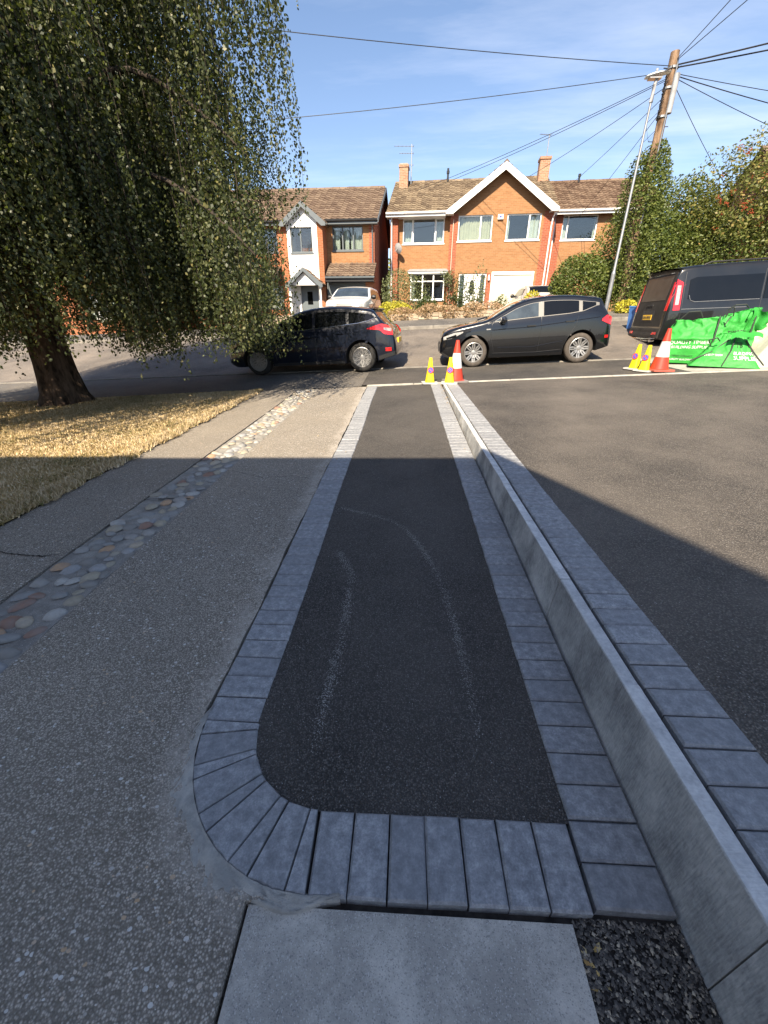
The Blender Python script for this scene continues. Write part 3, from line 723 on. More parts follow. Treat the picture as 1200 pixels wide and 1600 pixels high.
def tiled(mb, O, U, Sv, wid, length, tw=.30, cl=.31, seed=0, clip=None):
    O, U, Sv = Vector(O), Vector(U).normalized(), Vector(Sv).normalized(); N = U.cross(Sv)
    if N.z < 0: N = -N
    nc = max(1, round(length/cl)); nt = max(1, round(wid/tw)); cl = length/nc; tw = wid/nt; r_ = random.Random(seed)
    prof = [(0, 0), (.18, .030), (.36, .030), (.55, .004), (1, .0)]
    for i in range(nc):
        row = r_.uniform(-.004, .004)
        for j in range(nt):
            c = O + U*((j+.5)*tw) + Sv*((i+.5)*cl)
            if clip and not clip(c): continue
            rv = r_.random(); lift = r_.uniform(0, .008); vs = []
            for (a, h) in prof:
                b = O + U*((j+a)*tw)
                vs += [b + Sv*(i*cl-.02) + N*(h+.042+row+lift), b + Sv*((i+1)*cl) + N*(h+.006+row), b + Sv*(i*cl-.02) + N*(h+.015)]
            k = len(prof); fs = []
            for a in range(k-1): fs += [(a*3, (a+1)*3, (a+1)*3+1, a*3+1), (a*3+2, (a+1)*3+2, (a+1)*3, a*3)]
            mb.add(vs, fs, 0, .02+.96*rv)
def slab_roof(mb, O, U, Sv, wid, length, th=.06, mi=0):
    O, U, Sv = Vector(O), Vector(U).normalized(), Vector(Sv).normalized(); N = U.cross(Sv)
    if N.z < 0: N = -N
    p = [O, O+U*wid, O+U*wid+Sv*length, O+Sv*length]
    mb.add([q-N*th for q in p]+[q-N*.002 for q in p], [(0,1,2,3),(4,5,6,7),(0,1,5,4),(1,2,6,5),(2,3,7,6),(3,0,4,7)], mi)
def gutter(par, x0, x1, y, z, m, down=None):
    mb = MB(); mb.prism([(y-.11, z), (y-.10, z-.07), (y-.05, z-.10), (y-.01, z-.07), (y, z), (y-.015, z), (y-.04, z-.07), (y-.08, z-.07), (y-.095, z)], x0, x1, axis='x')
    mb.build('gutter', m, par)
def pipe(par, pts, m, r=.036): mb = MB(); mb.tube(pts, r, 8); return mb.build('downpipe', m, par, smooth='auto')
def chimney(par, x, y, z0, z1, w_=.5, d=.6, cap=True, pot=0):
    mb = MB(); mb.box(x-w_/2, x+w_/2, y-d/2, y+d/2, z0, z1-.12); mb.box(x-w_/2-.04, x+w_/2+.04, y-d/2-.04, y+d/2+.04, z1-.12, z1)
    o = mb.build('chimney', brick('chimney_brick_%d' % int(x*10), (.26, .12, .07), (.38, .22, .13), (.42, .36, .3), 2), par)
    if cap: m2 = MB(); m2.box(x-w_/2+.02, x+w_/2-.02, y-d/2+.02, y+d/2-.02, z1, z1+.06); m2.build('chimney_cap', kerb_light, o)
    if pot: m3 = MB(); m3.lathe([(.11, 0), (.14, .05), (.11, .1), (.10, .30), (.13, .34), (.09, .36), (0, .2)], 12, (x, y, z1)); m3.build('chimney_pot', terra_m, o, smooth='auto')
    m4 = MB(); m4.box(x-w_/2-.06, x+w_/2+.06, y-d/2-.06, y+d/2+.06, z0, z0+.35); m4.build('flashing', lead_m, o)
    return o
def ridge(par, x0, x1, y, z, m):
    mb = MB(); x = x0; r_ = random.Random(int(x0*7))
    while x < x1:
        l = min(.45, x1-x); dz = r_.uniform(0, .015)
        mb.prism([(y-.14, z-.05+dz), (y-.09, z+.04+dz), (y, z+.08+dz), (y+.09, z+.04+dz), (y+.14, z-.05+dz)], x+.006, x+l-.006, axis='x', rnd=r_.random()); x += .45
    return mb.build('ridge_tiles', m, par)

# ---- main house
H = empty('gable_fronted_house', (-.9*math.cos(R(5)), 26.5+.9*math.sin(R(5)), 1.6), -R(5), 'orange brick house with big white gable, straight across the road behind the black hatchback', 'house')
bx = .30                                            # recess of left part
mb = MB()
wall(mb, .42, 3.25, 0, 4.88, bx, [(.66, 2.95, 3.6, 4.77), (1.25, 3.05, .15, 2.15)])
wall(mb, 3.65, 8.10, 0, 4.86, 0, [(3.68, 5.48, 3.62, 4.78), (6.22, 7.97, 3.62, 4.78), (3.9, 5.42, .0, 2.1), (5.70, 7.98, 0, 2.17)])
mb.prism([(3.35, 4.862), (8.55, 4.862), (5.85, 6.72)], .002, .28, axis='y')
mb.build('wall', brick_orange, H)
mb = MB(); wall(mb, 0, .42, 0, 4.88, 0, th=.6); mb.box(3.25, 3.65, -.02, .6, 0, 4.86); mb.box(8.10, 8.65, -.02, .3, 0, 4.86)
mb.box(5.43, 5.69, -.012, .2, 0, 2.1); mb.box(8.37, 8.65, .3, 8, 0, 4.88); mb.box(0, .28, .601, 8, 0, 4.88); mb.box(0, 8.65, 7.8, 8.0, 0, 4.88)
for X in (0.001, 8.37): mb.prism([(.3, 4.88), (8, 4.88), (4.1, 7.1)], X, X+.28, axis='x')
mb.build('brick_pier', brick_red, H)
mb = MB(); mb.box(.3, 8.37, .6, 7.75, 2.38, 2.42); mb.box(.3, 8.37, 3.0, 3.1, 0, 4.8); mb.box(.3, 8.37, .6, 7.75, -.02, .0); mb.box(.3, 8.37, .7, 7.75, 4.8, 4.83); mb.build('interior', inter_m, H)
pz = math.atan((7.25-4.9)/4.45)
Sv = (0, math.cos(pz), math.sin(pz)); LEN = 4.45/math.cos(pz)
gp = math.atan(1.90/2.72); gx = 5.85; gtop = 4.93+1.90
def under_gable(c): return not (abs(c.x-gx) < 2.9 and c.z < gtop - abs(c.x-gx)*math.tan(gp) - .03)
mb = MB(); tiled(mb, (-.2, -.35, 4.92), (1, 0, 0), Sv, 8.95, LEN, seed=1, clip=under_gable)
roof = mb.build('roof', tile_gold, H)
mb = MB(); slab_roof(mb, (-.2, -.33, 4.90), (1, 0, 0), Sv, 3.4, LEN); slab_roof(mb, (-.2, 8.55, 4.90), (1, 0, 0), (0, -Sv[1], Sv[2]), 8.95, LEN); slab_roof(mb, (3.2, 1.0, 4.90+1.35*math.tan(pz)), (1, 0, 0), Sv, 5.55, LEN-1.35/math.cos(pz)); mb.build('roof_backing', tile_brown, roof)
ridge(roof, -.2, 8.75, 4.1, 7.27, tile_gold)
mb = MB(); L = 2.72/math.cos(gp)
def over_main(c): return c.z > 4.9 + (c.y+.35)*math.tan(pz) - .02
tiled(mb, (gx-2.78, -.42, 4.90), (0, 1, 0), (math.cos(gp), 0, math.sin(gp)), 4.5, L+.05, seed=2, clip=over_main)
tiled(mb, (gx+2.78, -.42, 4.90), (0, 1, 0), (-math.cos(gp), 0, math.sin(gp)), 4.5, L+.05, seed=3, clip=over_main)
slab_roof(mb, (gx-2.78, -.40, 4.88), (0, 1, 0), (math.cos(gp), 0, math.sin(gp)), 3.6, L+.05); slab_roof(mb, (gx+2.78, -.40, 4.88), (0, 1, 0), (-math.cos(gp), 0, math.sin(gp)), 3.6, L+.05)
mb.prism([(gx-.13, gtop), (gx, gtop+.12), (gx+.13, gtop)], -.44, 3.2, axis='y', rnd=.3)
mb.build('gable_roof', tile_brown, H)
for s in (-1, 1):
    a = (gx+s*2.86, 4.78); b = (gx, gtop-.02); mb = MB()
    mb.prism([a, (gx+s*2.86, 4.92), (gx, gtop+.02), (gx, gtop-.30), (gx+s*2.50, 4.78)], -.46, -.41, axis='y')
    mb.box(min(gx+s*2.86, gx+s*2.45), max(gx+s*2.86, gx+s*2.45), -.41, -.02, 4.78, 4.80)
    mb.build('bargeboard', white_m, H)
    mb = MB(); mb.add([(gx+s*2.8, -.41, 4.84), (gx+s*2.8, .0, 4.84), (gx, .0, gtop-.06), (gx, -.41, gtop-.06)], [(0, 1, 2, 3)]); mb.build('soffit', white_m, H)
mb = MB(); mb.box(-.2, 2.98, -.36, -.34, 4.74, 4.92); mb.box(-.2, 2.98, -.34, bx-.002, 4.74, 4.76); mb.build('fascia', white_m, H)
gutter(H, -.2, 3.0, -.365, 4.93, white_m)
pipe(H, [(.08, -.40, 4.85), (.08, -.12, 4.6), (.08, -.08, 4.4), (.08, -.08, .0)], white_m)
pipe(H, [(8.62, -.40, 4.85), (8.52, -.12, 4.55), (8.50, -.10, 4.2), (8.50, -.10, .0)], white_m)
pipe(H, [(3.42, -.06, 4.6), (3.42, -.06, 2.5), (3.42, -.06, 0)], plain('pale_pipe', (.55, .42, .32), .6), .022)
window(H, .66, 2.95, 3.6, 4.77, bx+.06, (.25, .78), white_m, curt=[(.03, .22), (.8, .97)], opens=(0, 2))
window(H, 3.68, 5.48, 3.62, 4.78, .06, (.66,), white_m, curt=[(.03, .97)], cm=curtain_m)
window(H, 6.22, 7.97, 3.62, 4.78, .06, (.66,), white_m, curt=[(.02, .10), (.70, .97)], cm=net_m)
# bay window
B = MB(); B.box(1.15, 3.15, -.32, bx, 0, .72); B.build('bay_base', brick_orange, H)
bw = window(H, 1.2, 3.1, .8, 2.1, -.30, (.36, .68), white_m, transom=1.72, curt=[(.03, .12)], name='bay_window')
mb = MB(); mb.box(1.05, 3.25, -.42, bx-.01, 2.1, 2.2); mb.build('bay_fascia', white_m, H)
mb = MB(); mb.add([(1.0, -.46, 2.2), (3.3, -.46, 2.2), (3.2, bx-.005, 2.38), (1.1, bx-.005, 2.38)], [(0, 1, 2, 3)]); mb.box(1.0, 3.3, -.46, bx-.006, 2.2, 2.215); mb.build('bay_roof', lead_m, H)
# front door with side lights
mb = MB(); y = .05
for b_ in [(3.9, 3.97), (4.22, 4.30), (5.03, 5.11), (5.35, 5.42)]: mb.box(b_[0], b_[1], y, y+.08, 0, 2.1)
mb.box(3.9, 5.42, y-.002, y+.082, 2.03, 2.1); mb.box(3.9, 5.42, y-.003, y+.083, 0, .06)
df = mb.build('door_frame', white_m, H)
for a, b_ in ((3.97, 4.22), (5.11, 5.35)): m = MB(); m.box(a, b_, y+.03, y+.04, .06, 2.03); m.build('pane', glass_m, df)
mb = MB(); mb.box(4.30, 5.03, y+.02, y+.06, .06, 2.03)
for (a, b_, c, d) in ((4.38, 4.95, .2, .82),): mb.box(a, b_, y+.008, y+.02, c, d)
dr = mb.build('front_door', white_m, H)
mb = MB(); n = 14; mb.prism([(4.665+.15*math.cos(2*math.pi*k/n)*1.0, 1.42+.38*math.sin(2*math.pi*k/n)) for k in range(n)], y+.005, y+.02, axis='y'); mb.build('pane', cglass_m, dr)
mb = MB(); mb.tube([(4.37, y-.01, 1.0), (4.47, y-.01, 1.0)], .012, 6); mb.build('handle', chrome_m, dr)
# garage door
mb = MB(); mb.box(5.70, 5.80, .0, .12, 0, 2.17); mb.box(7.88, 7.98, .0, .12, 0, 2.17); mb.box(5.80, 7.88, .001, .12, 2.02, 2.17); mb.build('garage_frame', white_m, H)
mb = MB(); mb.box(5.8, 7.88, .06, .1, 0.02, 2.02)
for k in range(26): mb.box(5.83+k*.0785, 5.83+k*.0785+.062, .05, .06, .05, 2.0)
mb.build('garage_door', cream_m, H)
mb = MB(); mb.box(5.72, 6.0, -.10, 0, 4.55, 4.76); al = mb.build('alarm_box', white_m, H); mb = MB(); mb.box(5.80, 5.92, -.106, -.10, 4.62, 4.70); mb.build('blue_badge', blue_m, al)
mb = MB(); mb.lathe([(.05, 0), (.055, .16), (.03, .2)], 10, (5.56, -.09, 1.75)); mb.box(5.53, 5.59, -.10, 0, 1.95, 2.02); mb.build('porch_light', white_m, H, smooth='auto')
mb = MB(); mb.lathe([(.0, 0), (.15, .025), (.26, .08)], 20, (0, 0, 0), axis='y'); mb.tube([(0, .02, 0), (.05, -.30, -.10)], .012, 6)
o = mb.build('satellite_dish', lead_m, H, smooth='auto'); o.location = (.42, -.22, 3.32); o.rotation_euler = (R(15), 0, R(-38))
chimney(H, .38, 3.5, 6.4, 7.9, .5, .7); chimney(H, 8.35, 3.6, 6.3, 8.0, .55, .6, cap=False, pot=0)
for x, z in ((2.95, 7.2), ): mb = MB(); mb.lathe([(.055, 0), (.055, .35), (.085, .37), (.085, .5), (.06, .52), (.06, .62), (0, .63)], 10, (x, 3.9, z)); mb.build('soil_vent', black_m, H, smooth='auto')
def aerial(par, x, y, z0, h, boom, nel, ang=0, extra=True):
    mb = MB(); mb.tube([(x, y, z0), (x, y, z0+h)], .025, 6)
    c, s_ = math.cos(ang), math.sin(ang)
    for (dz, L_) in (((h-.1, boom), (h-.42, boom*.7), (h-.95, boom*.6)) if extra else ((h-.05, boom),)):
        mb.tube([(x-L_*c, y-L_*s_, z0+dz), (x+.12*c, y+.12*s_, z0+dz)], .014, 5)
        for k in range(nel):
            t = -L_+(L_+.1)*k/max(1, nel-1); e = .12 if k < nel-1 else .22
            mb.tube([(x+t*c+e*s_, y+t*s_-e*c, z0+dz), (x+t*c-e*s_, y+t*s_+e*c, z0+dz)], .007, 4)
    return mb.build('television_aerial', steel_m, par, smooth=False)
aerial(H, .78, 3.7, 7.0, 1.95, 1.0, 6, .15); aerial(H, 8.42, 3.6, 7.9, 1.15, .55, 7, .3, False)

# ---- right neighbour, set back
H2 = empty('set_back_house', (7.75*math.cos(R(5)), 26.5-7.75*math.sin(R(5)), 1.65), -R(5), 'orange brick house set back right of the gabled house, behind the lamp post and hedge', 'house')
mb = MB(); wall(mb, .30, 5.2, -.2, 4.86, .9, [(.62, 2.42, 3.65, 4.78)]); mb.box(.0, 5.2, 8.3, 8.5, -.2, 4.86); mb.box(4.95, 5.2, 1.18, 8.3, -.2, 4.86)
mb.build('wall', brick_orange, H2)
mb = MB(); mb.box(.03, .62, .88, 1.2, -.2, 4.86); mb.build('brick_pier', brick_red, H2)
mb = MB(); mb.box(.35, 4.9, 1.25, 8.2, 2.4, 2.44); mb.box(.35, 4.9, 3.8, 3.9, 0, 4.8); mb.build('interior', inter_m, H2)
mb = MB(); tiled(mb, (.12, .52, 4.92), (1, 0, 0), Sv, 5.6, LEN-.45, seed=5); rf = mb.build('roof', tile_brown, H2)
mb = MB(); slab_roof(mb, (.12, .53, 4.90), (1, 0, 0), Sv, 5.6, LEN-.45); slab_roof(mb, (.12, 8.6, 4.90), (1, 0, 0), (0, -Sv[1], Sv[2]), 5.6, LEN-.45); mb.prism([(.9, 4.86), (8.3, 4.86), (4.6, 6.9)], 5.45, 5.6, axis='x'); mb.build('roof_backing', tile_brown, rf)
ridge(rf, .12, 5.7, 4.55, 7.05, tile_brown)
mb = MB(); mb.box(.1, 5.7, .50, .52, 4.74, 4.92); mb.build('fascia', white_m, H2); gutter(H2, .1, 5.7, .50, 4.93, white_m)
window(H2, .62, 2.42, 3.65, 4.78, .96, (.16,), white_m, curt=[(.02, .15), (.94, .99)], cm=net_m)
pipe(H2, [(.20, .86, 4.8), (.20, .82, 4.4), (.20, .82, 0)], white_m)
mb = MB(); mb.lathe([(.055, 0), (.055, .25), (.08, .27), (.08, .4), (0, .42)], 10, (1.9, 4.3, 6.95)); mb.build('soil_vent', black_m, H2, smooth='auto')

# ---- left house with white rendered bay
H3 = empty('rendered_bay_house', (-9*math.cos(R(3)), 24.5+9*math.sin(R(3)), .95), -R(3), 'red brick house with white rendered bay and grey porch, across the road behind the birch', 'house')
mb = MB()
wall(mb, -3, 4.56, 0, 4.9, 0, [(.7, 2.25, 1.0, 2.1), (.6, 2.2, 3.65, 4.7)]); mb.box(2.3, 3.0, -.02, .3, 0, 4.89)
mb.box(4.56, 4.84, -.86, .28, 0, 4.78); mb.box(6.98, 7.35, -.9, .2, 0, 2.42)
mb.build('wall', brick_warm, H3)
mb = MB(); wall(mb, 4.84, 7.07, 0, 4.9, .02, [(5.15, 6.75, 3.68, 4.76), (4.9, 6.98, 0, 2.1)]); mb.build('upper_wall', brick_orange, H3)
mb = MB(); mb.box(7.07, 7.35, .0, 8, 0, 4.9); mb.box(-3, 7.35, 7.8, 8, 0, 4.9); mb.box(-3, -2.8, .3, 7.8, 0, 4.9)
for X in (-3, 7.07): mb.prism([(0, 4.9), (8, 4.9), (4, 7.1)], X, X+.28, axis='x')
mb.build('side_wall', brick_red, H3)
mb = MB(); mb.box(-2.7, 7, .4, 7.7, 2.35, 2.4); mb.box(-2.7, 7, 3, 3.1, 0, 4.8); mb.build('interior', inter_m, H3)
p3 = math.atan(2.25/4.3); S3 = (0, math.cos(p3), math.sin(p3)); L3 = 4.35/math.cos(p3)
mb = MB(); tiled(mb, (-3.2, -.35, 4.95), (1, 0, 0), S3, 10.75, L3, seed=7, tw=.3, clip=lambda c: not (abs(c.x-3.9) < 1.0 and c.z < 5.5-abs(c.x-3.9)*.75 and c.y < .4)); rf = mb.build('roof', tile_left, H3)
mb = MB(); slab_roof(mb, (-3.2, -.33, 4.93), (1, 0, 0), S3, 10.75, L3); slab_roof(mb, (-3.2, 8.35, 4.93), (1, 0, 0), (0, -S3[1], S3[2]), 10.75, L3); mb.build('roof_backing', tile_left, rf); ridge(rf, -3.2, 7.5, 4.0, 7.22, tile_left)
for s in (0, 1):
    mb = MB(); yo = -.38 if s == 0 else 8.38; yr = 4.0
    mb.prism([(yo, 4.80), (yo, 4.97), (yr, 7.22), (yr, 7.02)], 7.56, 7.60, axis='x'); mb.build('bargeboard', grey_m, H3)
mb = MB(); mb.box(4.9, 7.55, -.36, -.34, 4.76, 4.96); mb.box(4.9, 7.55, -.34, .0, 4.76, 4.775); mb.box(-3.2, 2.8, -.36, -.34, 4.76, 4.96); mb.build('fascia', grey_m, H3)
gutter(H3, 4.9, 7.55, -.36, 4.96, black_m); gutter(H3, -3.2, 2.8, -.36, 4.96, black_m)
pipe(H3, [(7.25, -.40, 4.9), (7.25, -.1, 4.7), (7.25, -.06, 4.4), (7.25, -.06, 3.1)], grey_m, .03)
# bay
mb = MB(); wall(mb, 3.0, 4.56, 0, 4.76, -.86, [(3.18, 4.30, 3.5, 4.58), (3.5, 4.45, 0, 2.05)], th=.2); mb.prism([(3.0, 4.762), (4.84, 4.762), (3.9, 5.45)], -.858, -.66, axis='y'); mb.box(3.0, 3.2, -.66, .0, 0, 4.76); mb.build('bay_render', render_m, H3)
bp = math.atan(.82/1.08); mb = MB()
for s in (-1, 1):
    tiled(mb, (3.9+s*1.12, -1.08, 4.72), (0, 1, 0), (-s*math.cos(bp), 0, math.sin(bp)), 2.6, 1.12/math.cos(bp), seed=8+s, clip=lambda c: c.z > 4.9+(c.y+.35)*math.tan(p3))
    slab_roof(mb, (3.9+s*1.12, -1.06, 4.70), (0, 1, 0), (-s*math.cos(bp), 0, math.sin(bp)), 2.3, 1.12/math.cos(bp))
mb.build('bay_roof', tile_left, H3)
for s in (-1, 1):
    mb = MB(); mb.prism([(3.9+s*1.16, 4.58), (3.9+s*1.16, 4.72), (3.9, 5.60), (3.9, 5.36), (3.9+s*.95, 4.58)], -1.11, -1.07, axis='y'); mb.build('bargeboard', grey_m, H3)
window(H3, 3.18, 4.30, 3.5, 4.58, -.80, (.46,), grey_m, curt=[])
window(H3, 5.15, 6.75, 3.68, 4.76, .08, (.33, .68), grey_m, curt=[(.03, .22), (.36, .52), (.58, .97)], cm=net_m)
window(H3, .7, 2.25, 1.0, 2.1, .06, (.5,), grey_m, curt=[(.02, .2), (.6, .97)], cm=net_m); window(H3, .6, 2.2, 3.65, 4.7, .06, (.5,), grey_m, curt=[(.03, .3)], cm=net_m)
# porch
mb = MB(); pp = math.atan(.62/.80)
for s in (-1, 1):
    tiled(mb, (3.95+s*.92, -1.75, 2.02), (0, 1, 0), (-s*math.cos(pp), 0, math.sin(pp)), .88, .92/math.cos(pp), tw=.29, cl=.25, seed=11+s)
    slab_roof(mb, (3.95+s*.92, -1.74, 2.0), (0, 1, 0), (-s*math.cos(pp), 0, math.sin(pp)), .87, .92/math.cos(pp))
pr = mb.build('porch_roof', tile_left, H3)
for s in (-1, 1): m = MB(); m.prism([(3.95+s*.96, 1.90), (3.95+s*.96, 2.04), (3.95, 2.78), (3.95, 2.60), (3.95+s*.82, 1.90)], -1.79, -1.755, axis='y'); m.build('porch_bargeboard', grey_m, pr)
mb = MB(); mb.box(3.08, 3.2, -1.6, -.87, 0, 1.98); mb.box(4.70, 4.78, -1.6, -1.5, 0, 1.98); mb.prism([(3.2, 2.0), (4.70, 2.0), (3.95, 2.58)], -1.6, -1.55, axis='y'); mb.build('porch_side', render_m, H3)
mb = MB(); mb.box(3.52, 4.43, -.82, -.76, 0.02, 2.03); mb.box(3.66, 4.28, -.83, -.82, .2, .9); d3 = mb.build('front_door', greydoor_m, H3)
mb = MB(); mb.box(3.84, 4.12, -.832, -.82, 1.15, 1.75); mb.build('pane', cglass_m, d3)
# lean-to over the garage
lp = math.atan(.72/1.25); mb = MB(); tiled(mb, (4.95, -1.22, 2.40), (1, 0, 0), (0, math.cos(lp), math.sin(lp)), 2.5, 1.42, seed=15, tw=.28, cl=.235); lr = mb.build('lean_to_roof', tile_left, H3)
mb = MB(); slab_roof(mb, (4.95, -1.21, 2.38), (1, 0, 0), (0, math.cos(lp), math.sin(lp)), 2.5, 1.42); mb.box(4.95, 7.45, -1.23, -1.20, 2.18, 2.40); mb.box(4.95, 7.45, -1.2, -.6, 2.16, 2.18); mb.build('fascia', black_m, lr)
gutter(H3, 4.95, 7.47, -1.235, 2.40, grey_m)
mb = MB(); tiled(mb, (-3.1, -1.0, 2.40), (1, 0, 0), (0, math.cos(lp), math.sin(lp)), 5.4, 1.15, seed=16, tw=.28, cl=.235); slab_roof(mb, (-3.1, -1.0, 2.38), (1, 0, 0), (0, math.cos(lp), math.sin(lp)), 5.4, 1.15); mb.build('canopy_roof', tile_left, H3)
mb = MB(); mb.box(4.9, 6.98, -.62, -.58, 2.1, 2.17); mb.box(4.9, 4.96, -.66, -.58, 0, 2.1); mb.box(6.92, 6.98, -.66, -.58, 0, 2.1); mb.build('garage_frame', grey_m, H3)
mb = MB(); mb.box(4.96, 6.92, -.6, -.56, 0, 2.1)
for i in range(4):
    for j in range(3):
        x = 5.02+i*.485; z = .08+j*.68
        for b_ in ((x, x+.42, z, z+.03), (x, x+.42, z+.55, z+.58), (x, x+.03, z+.03, z+.55), (x+.39, x+.42, z+.03, z+.55)): mb.box(b_[0], b_[1], -.615, -.6, b_[2], b_[3])
mb.build('garage_door', greydoor_m, H3)
# ---- house glimpsed through the birch and the one at the right edge
def simple_house(name, loc, rz, w_, d, h, rh, wm, rm, label, wins):
    o = empty(name, loc, rz, label, 'house'); mb = MB(); wall(mb, 0, w_, 0, h, 0, [q[:4] for q in wins]); mb.box(0, .25, .28, d, 0, h); mb.box(w_-.25, w_, .28, d, 0, h); mb.box(.25, w_-.25, d-.25, d, 0, h)
    for X in (0, w_-.25): mb.prism([(0, h), (d, h), (d/2, h+rh)], X+.001, X+.249, axis='x')
    mb.build('wall', wm, o); a = math.atan(rh/(d/2)); sv = (0, math.cos(a), math.sin(a)); L_ = (d/2+.35)/math.cos(a); z0 = h-.35*math.tan(a)+.03
    mb = MB(); tiled(mb, (-.25, -.35, z0+.03), (1, 0, 0), sv, w_+.5, L_, seed=int(w_*9)); slab_roof(mb, (-.25, -.34, z0), (1, 0, 0), sv, w_+.5, L_); slab_roof(mb, (-.25, d+.35, z0), (1, 0, 0), (0, -sv[1], sv[2]), w_+.5, L_)
    rf_ = mb.build('roof', rm, o); ridge(rf_, -.25, w_+.25, d/2, h+rh+.05, rm)
    mb = MB(); mb.box(-.2, w_+.2, -.37, -.345, z0-.18, z0+.02); mb.build('fascia', white_m, o)
    mb = MB(); mb.box(.3, w_-.3, .4, d-.3, h/2-.02, h/2+.02); mb.box(.3, w_-.3, 2.5, 2.6, 0, h-.1); mb.build('interior', inter_m, o)
    for q in wins: window(o, *q[:4], .06, (.35, .68), white_m, curt=[(.03, .2), (.78, .97)])
    return o
simple_house('far_left_house', (-24.5, 26.8, .5), -R(2), 10.5, 8, 4.9, 2.3, brick_warm, tile_brown, 'red brick house glimpsed through gaps in the weeping birch', [(1, 3, .9, 2.1), (1, 3, 3.6, 4.7), (5, 7, .9, 2.1), (5, 7, 3.6, 4.7), (8, 9.6, 3.6, 4.7)])
simple_house('far_right_house', (17.6, 23.2, 2.1), -R(8), 9, 8, 4.5, 2.6, brick_red, tile_left, 'brown roofed house at the right edge behind the berry tree', [(.8, 2.6, .9, 2.1), (.8, 2.6, 3.3, 4.4), (5, 7, 3.3, 4.4)])
# house whose shadow falls across the near paving (stands behind the camera)
HB = empty('shading_house', (-13, -1.55-.35, -.05), 0, 'unseen house behind the viewer, walls pale to bounce light, casting the shade over the near paving', 'house')
mb = MB(); mb.box(0, 11.9, .0, .25, 0, 4.9); mb.box(0, .25, -10.4, 0, 0, 4.9); mb.box(11.65, 11.9, -10.4, 0, 0, 4.9); mb.box(.25, 11.65, -10.4, -10.15, 0, 4.9)
for X in (.001, 11.649): mb.prism([(.25, 4.9), (-10.4, 4.9), (-5.1, 7.85)], X, X+.25, axis='x')
mb.build('wall', render_m, HB)  # unseen walls coloured pale to bounce light into the shaded paving
mb = MB(); ab = math.atan(3.05/5.55)
for s_, yb in ((-1, .45), (1, -10.65)): slab_roof(mb, (-.3, yb, 4.98), (1, 0, 0), (0, s_*math.cos(ab), math.sin(ab)), 12.5, 5.6/math.cos(ab), .1)
mb.build('roof', tile_brown, HB)

# ---- garden wall, drives, hills
def stonewall(name, x0, x1, yf, zoff, h, label):
    mb = MB(); r_ = random.Random(name); x = x0
    th = .22
    while x < x1:
        l = r_.uniform(.16, .34); z = 0
        while z < h-.02:
            hh = min(r_.uniform(.09, .15), h-z); d = r_.uniform(-.025, .025); g_ = G(x, yf(x))+zoff
            mb.box(x+.006, x+l-.006, yf(x)+d, yf(x)+th, g_+z+.004, g_+z+hh-.004, 0, r_.random()); z += hh
        x += l
    return mb.build(name, stone_m, label=label, cat='garden wall')
def stonem():
    m, t, b = base('rubble_stone', .95, .1); t.set(b.inputs['Base Color'], t.mix(t.math('MULTIPLY', t.noise(obj(t), 9, 5), .5), t.ramp(rnda(t), [(0, (.26, .20, .14)), (.5, (.42, .34, .25)), (1, (.33, .24, .18))]), (.5, .43, .33))); return m
stone_m = stonem()
stonewall('low_stone_wall', -.6, 4.9, lambda x: KF(x)+2.2, 0, .34, 'low rubble stone garden wall in front of the gabled house')
stonewall('left_stone_wall', -6.6, -4.6, lambda x: KF(x)+2.0, 0, .5, 'low stone wall left of the white estate car by the red brick house')
drape('gabled_house_drive', 4.9, 9.5, .5, lambda x: KF(x)+2.1, lambda x: 26.2-.085*x, .5, tarmac_old, -.0)
drape('garden_earth', -1.2, 4.88, .5, lambda x: KF(x)+2.4, lambda x: 26.1-.085*x, .5, soil_m, .02)
drape('bay_house_drive', -4.5, -1.5, .5, lambda x: KF(x)+2.1, 23.6, .5, tarmac_old, .0)
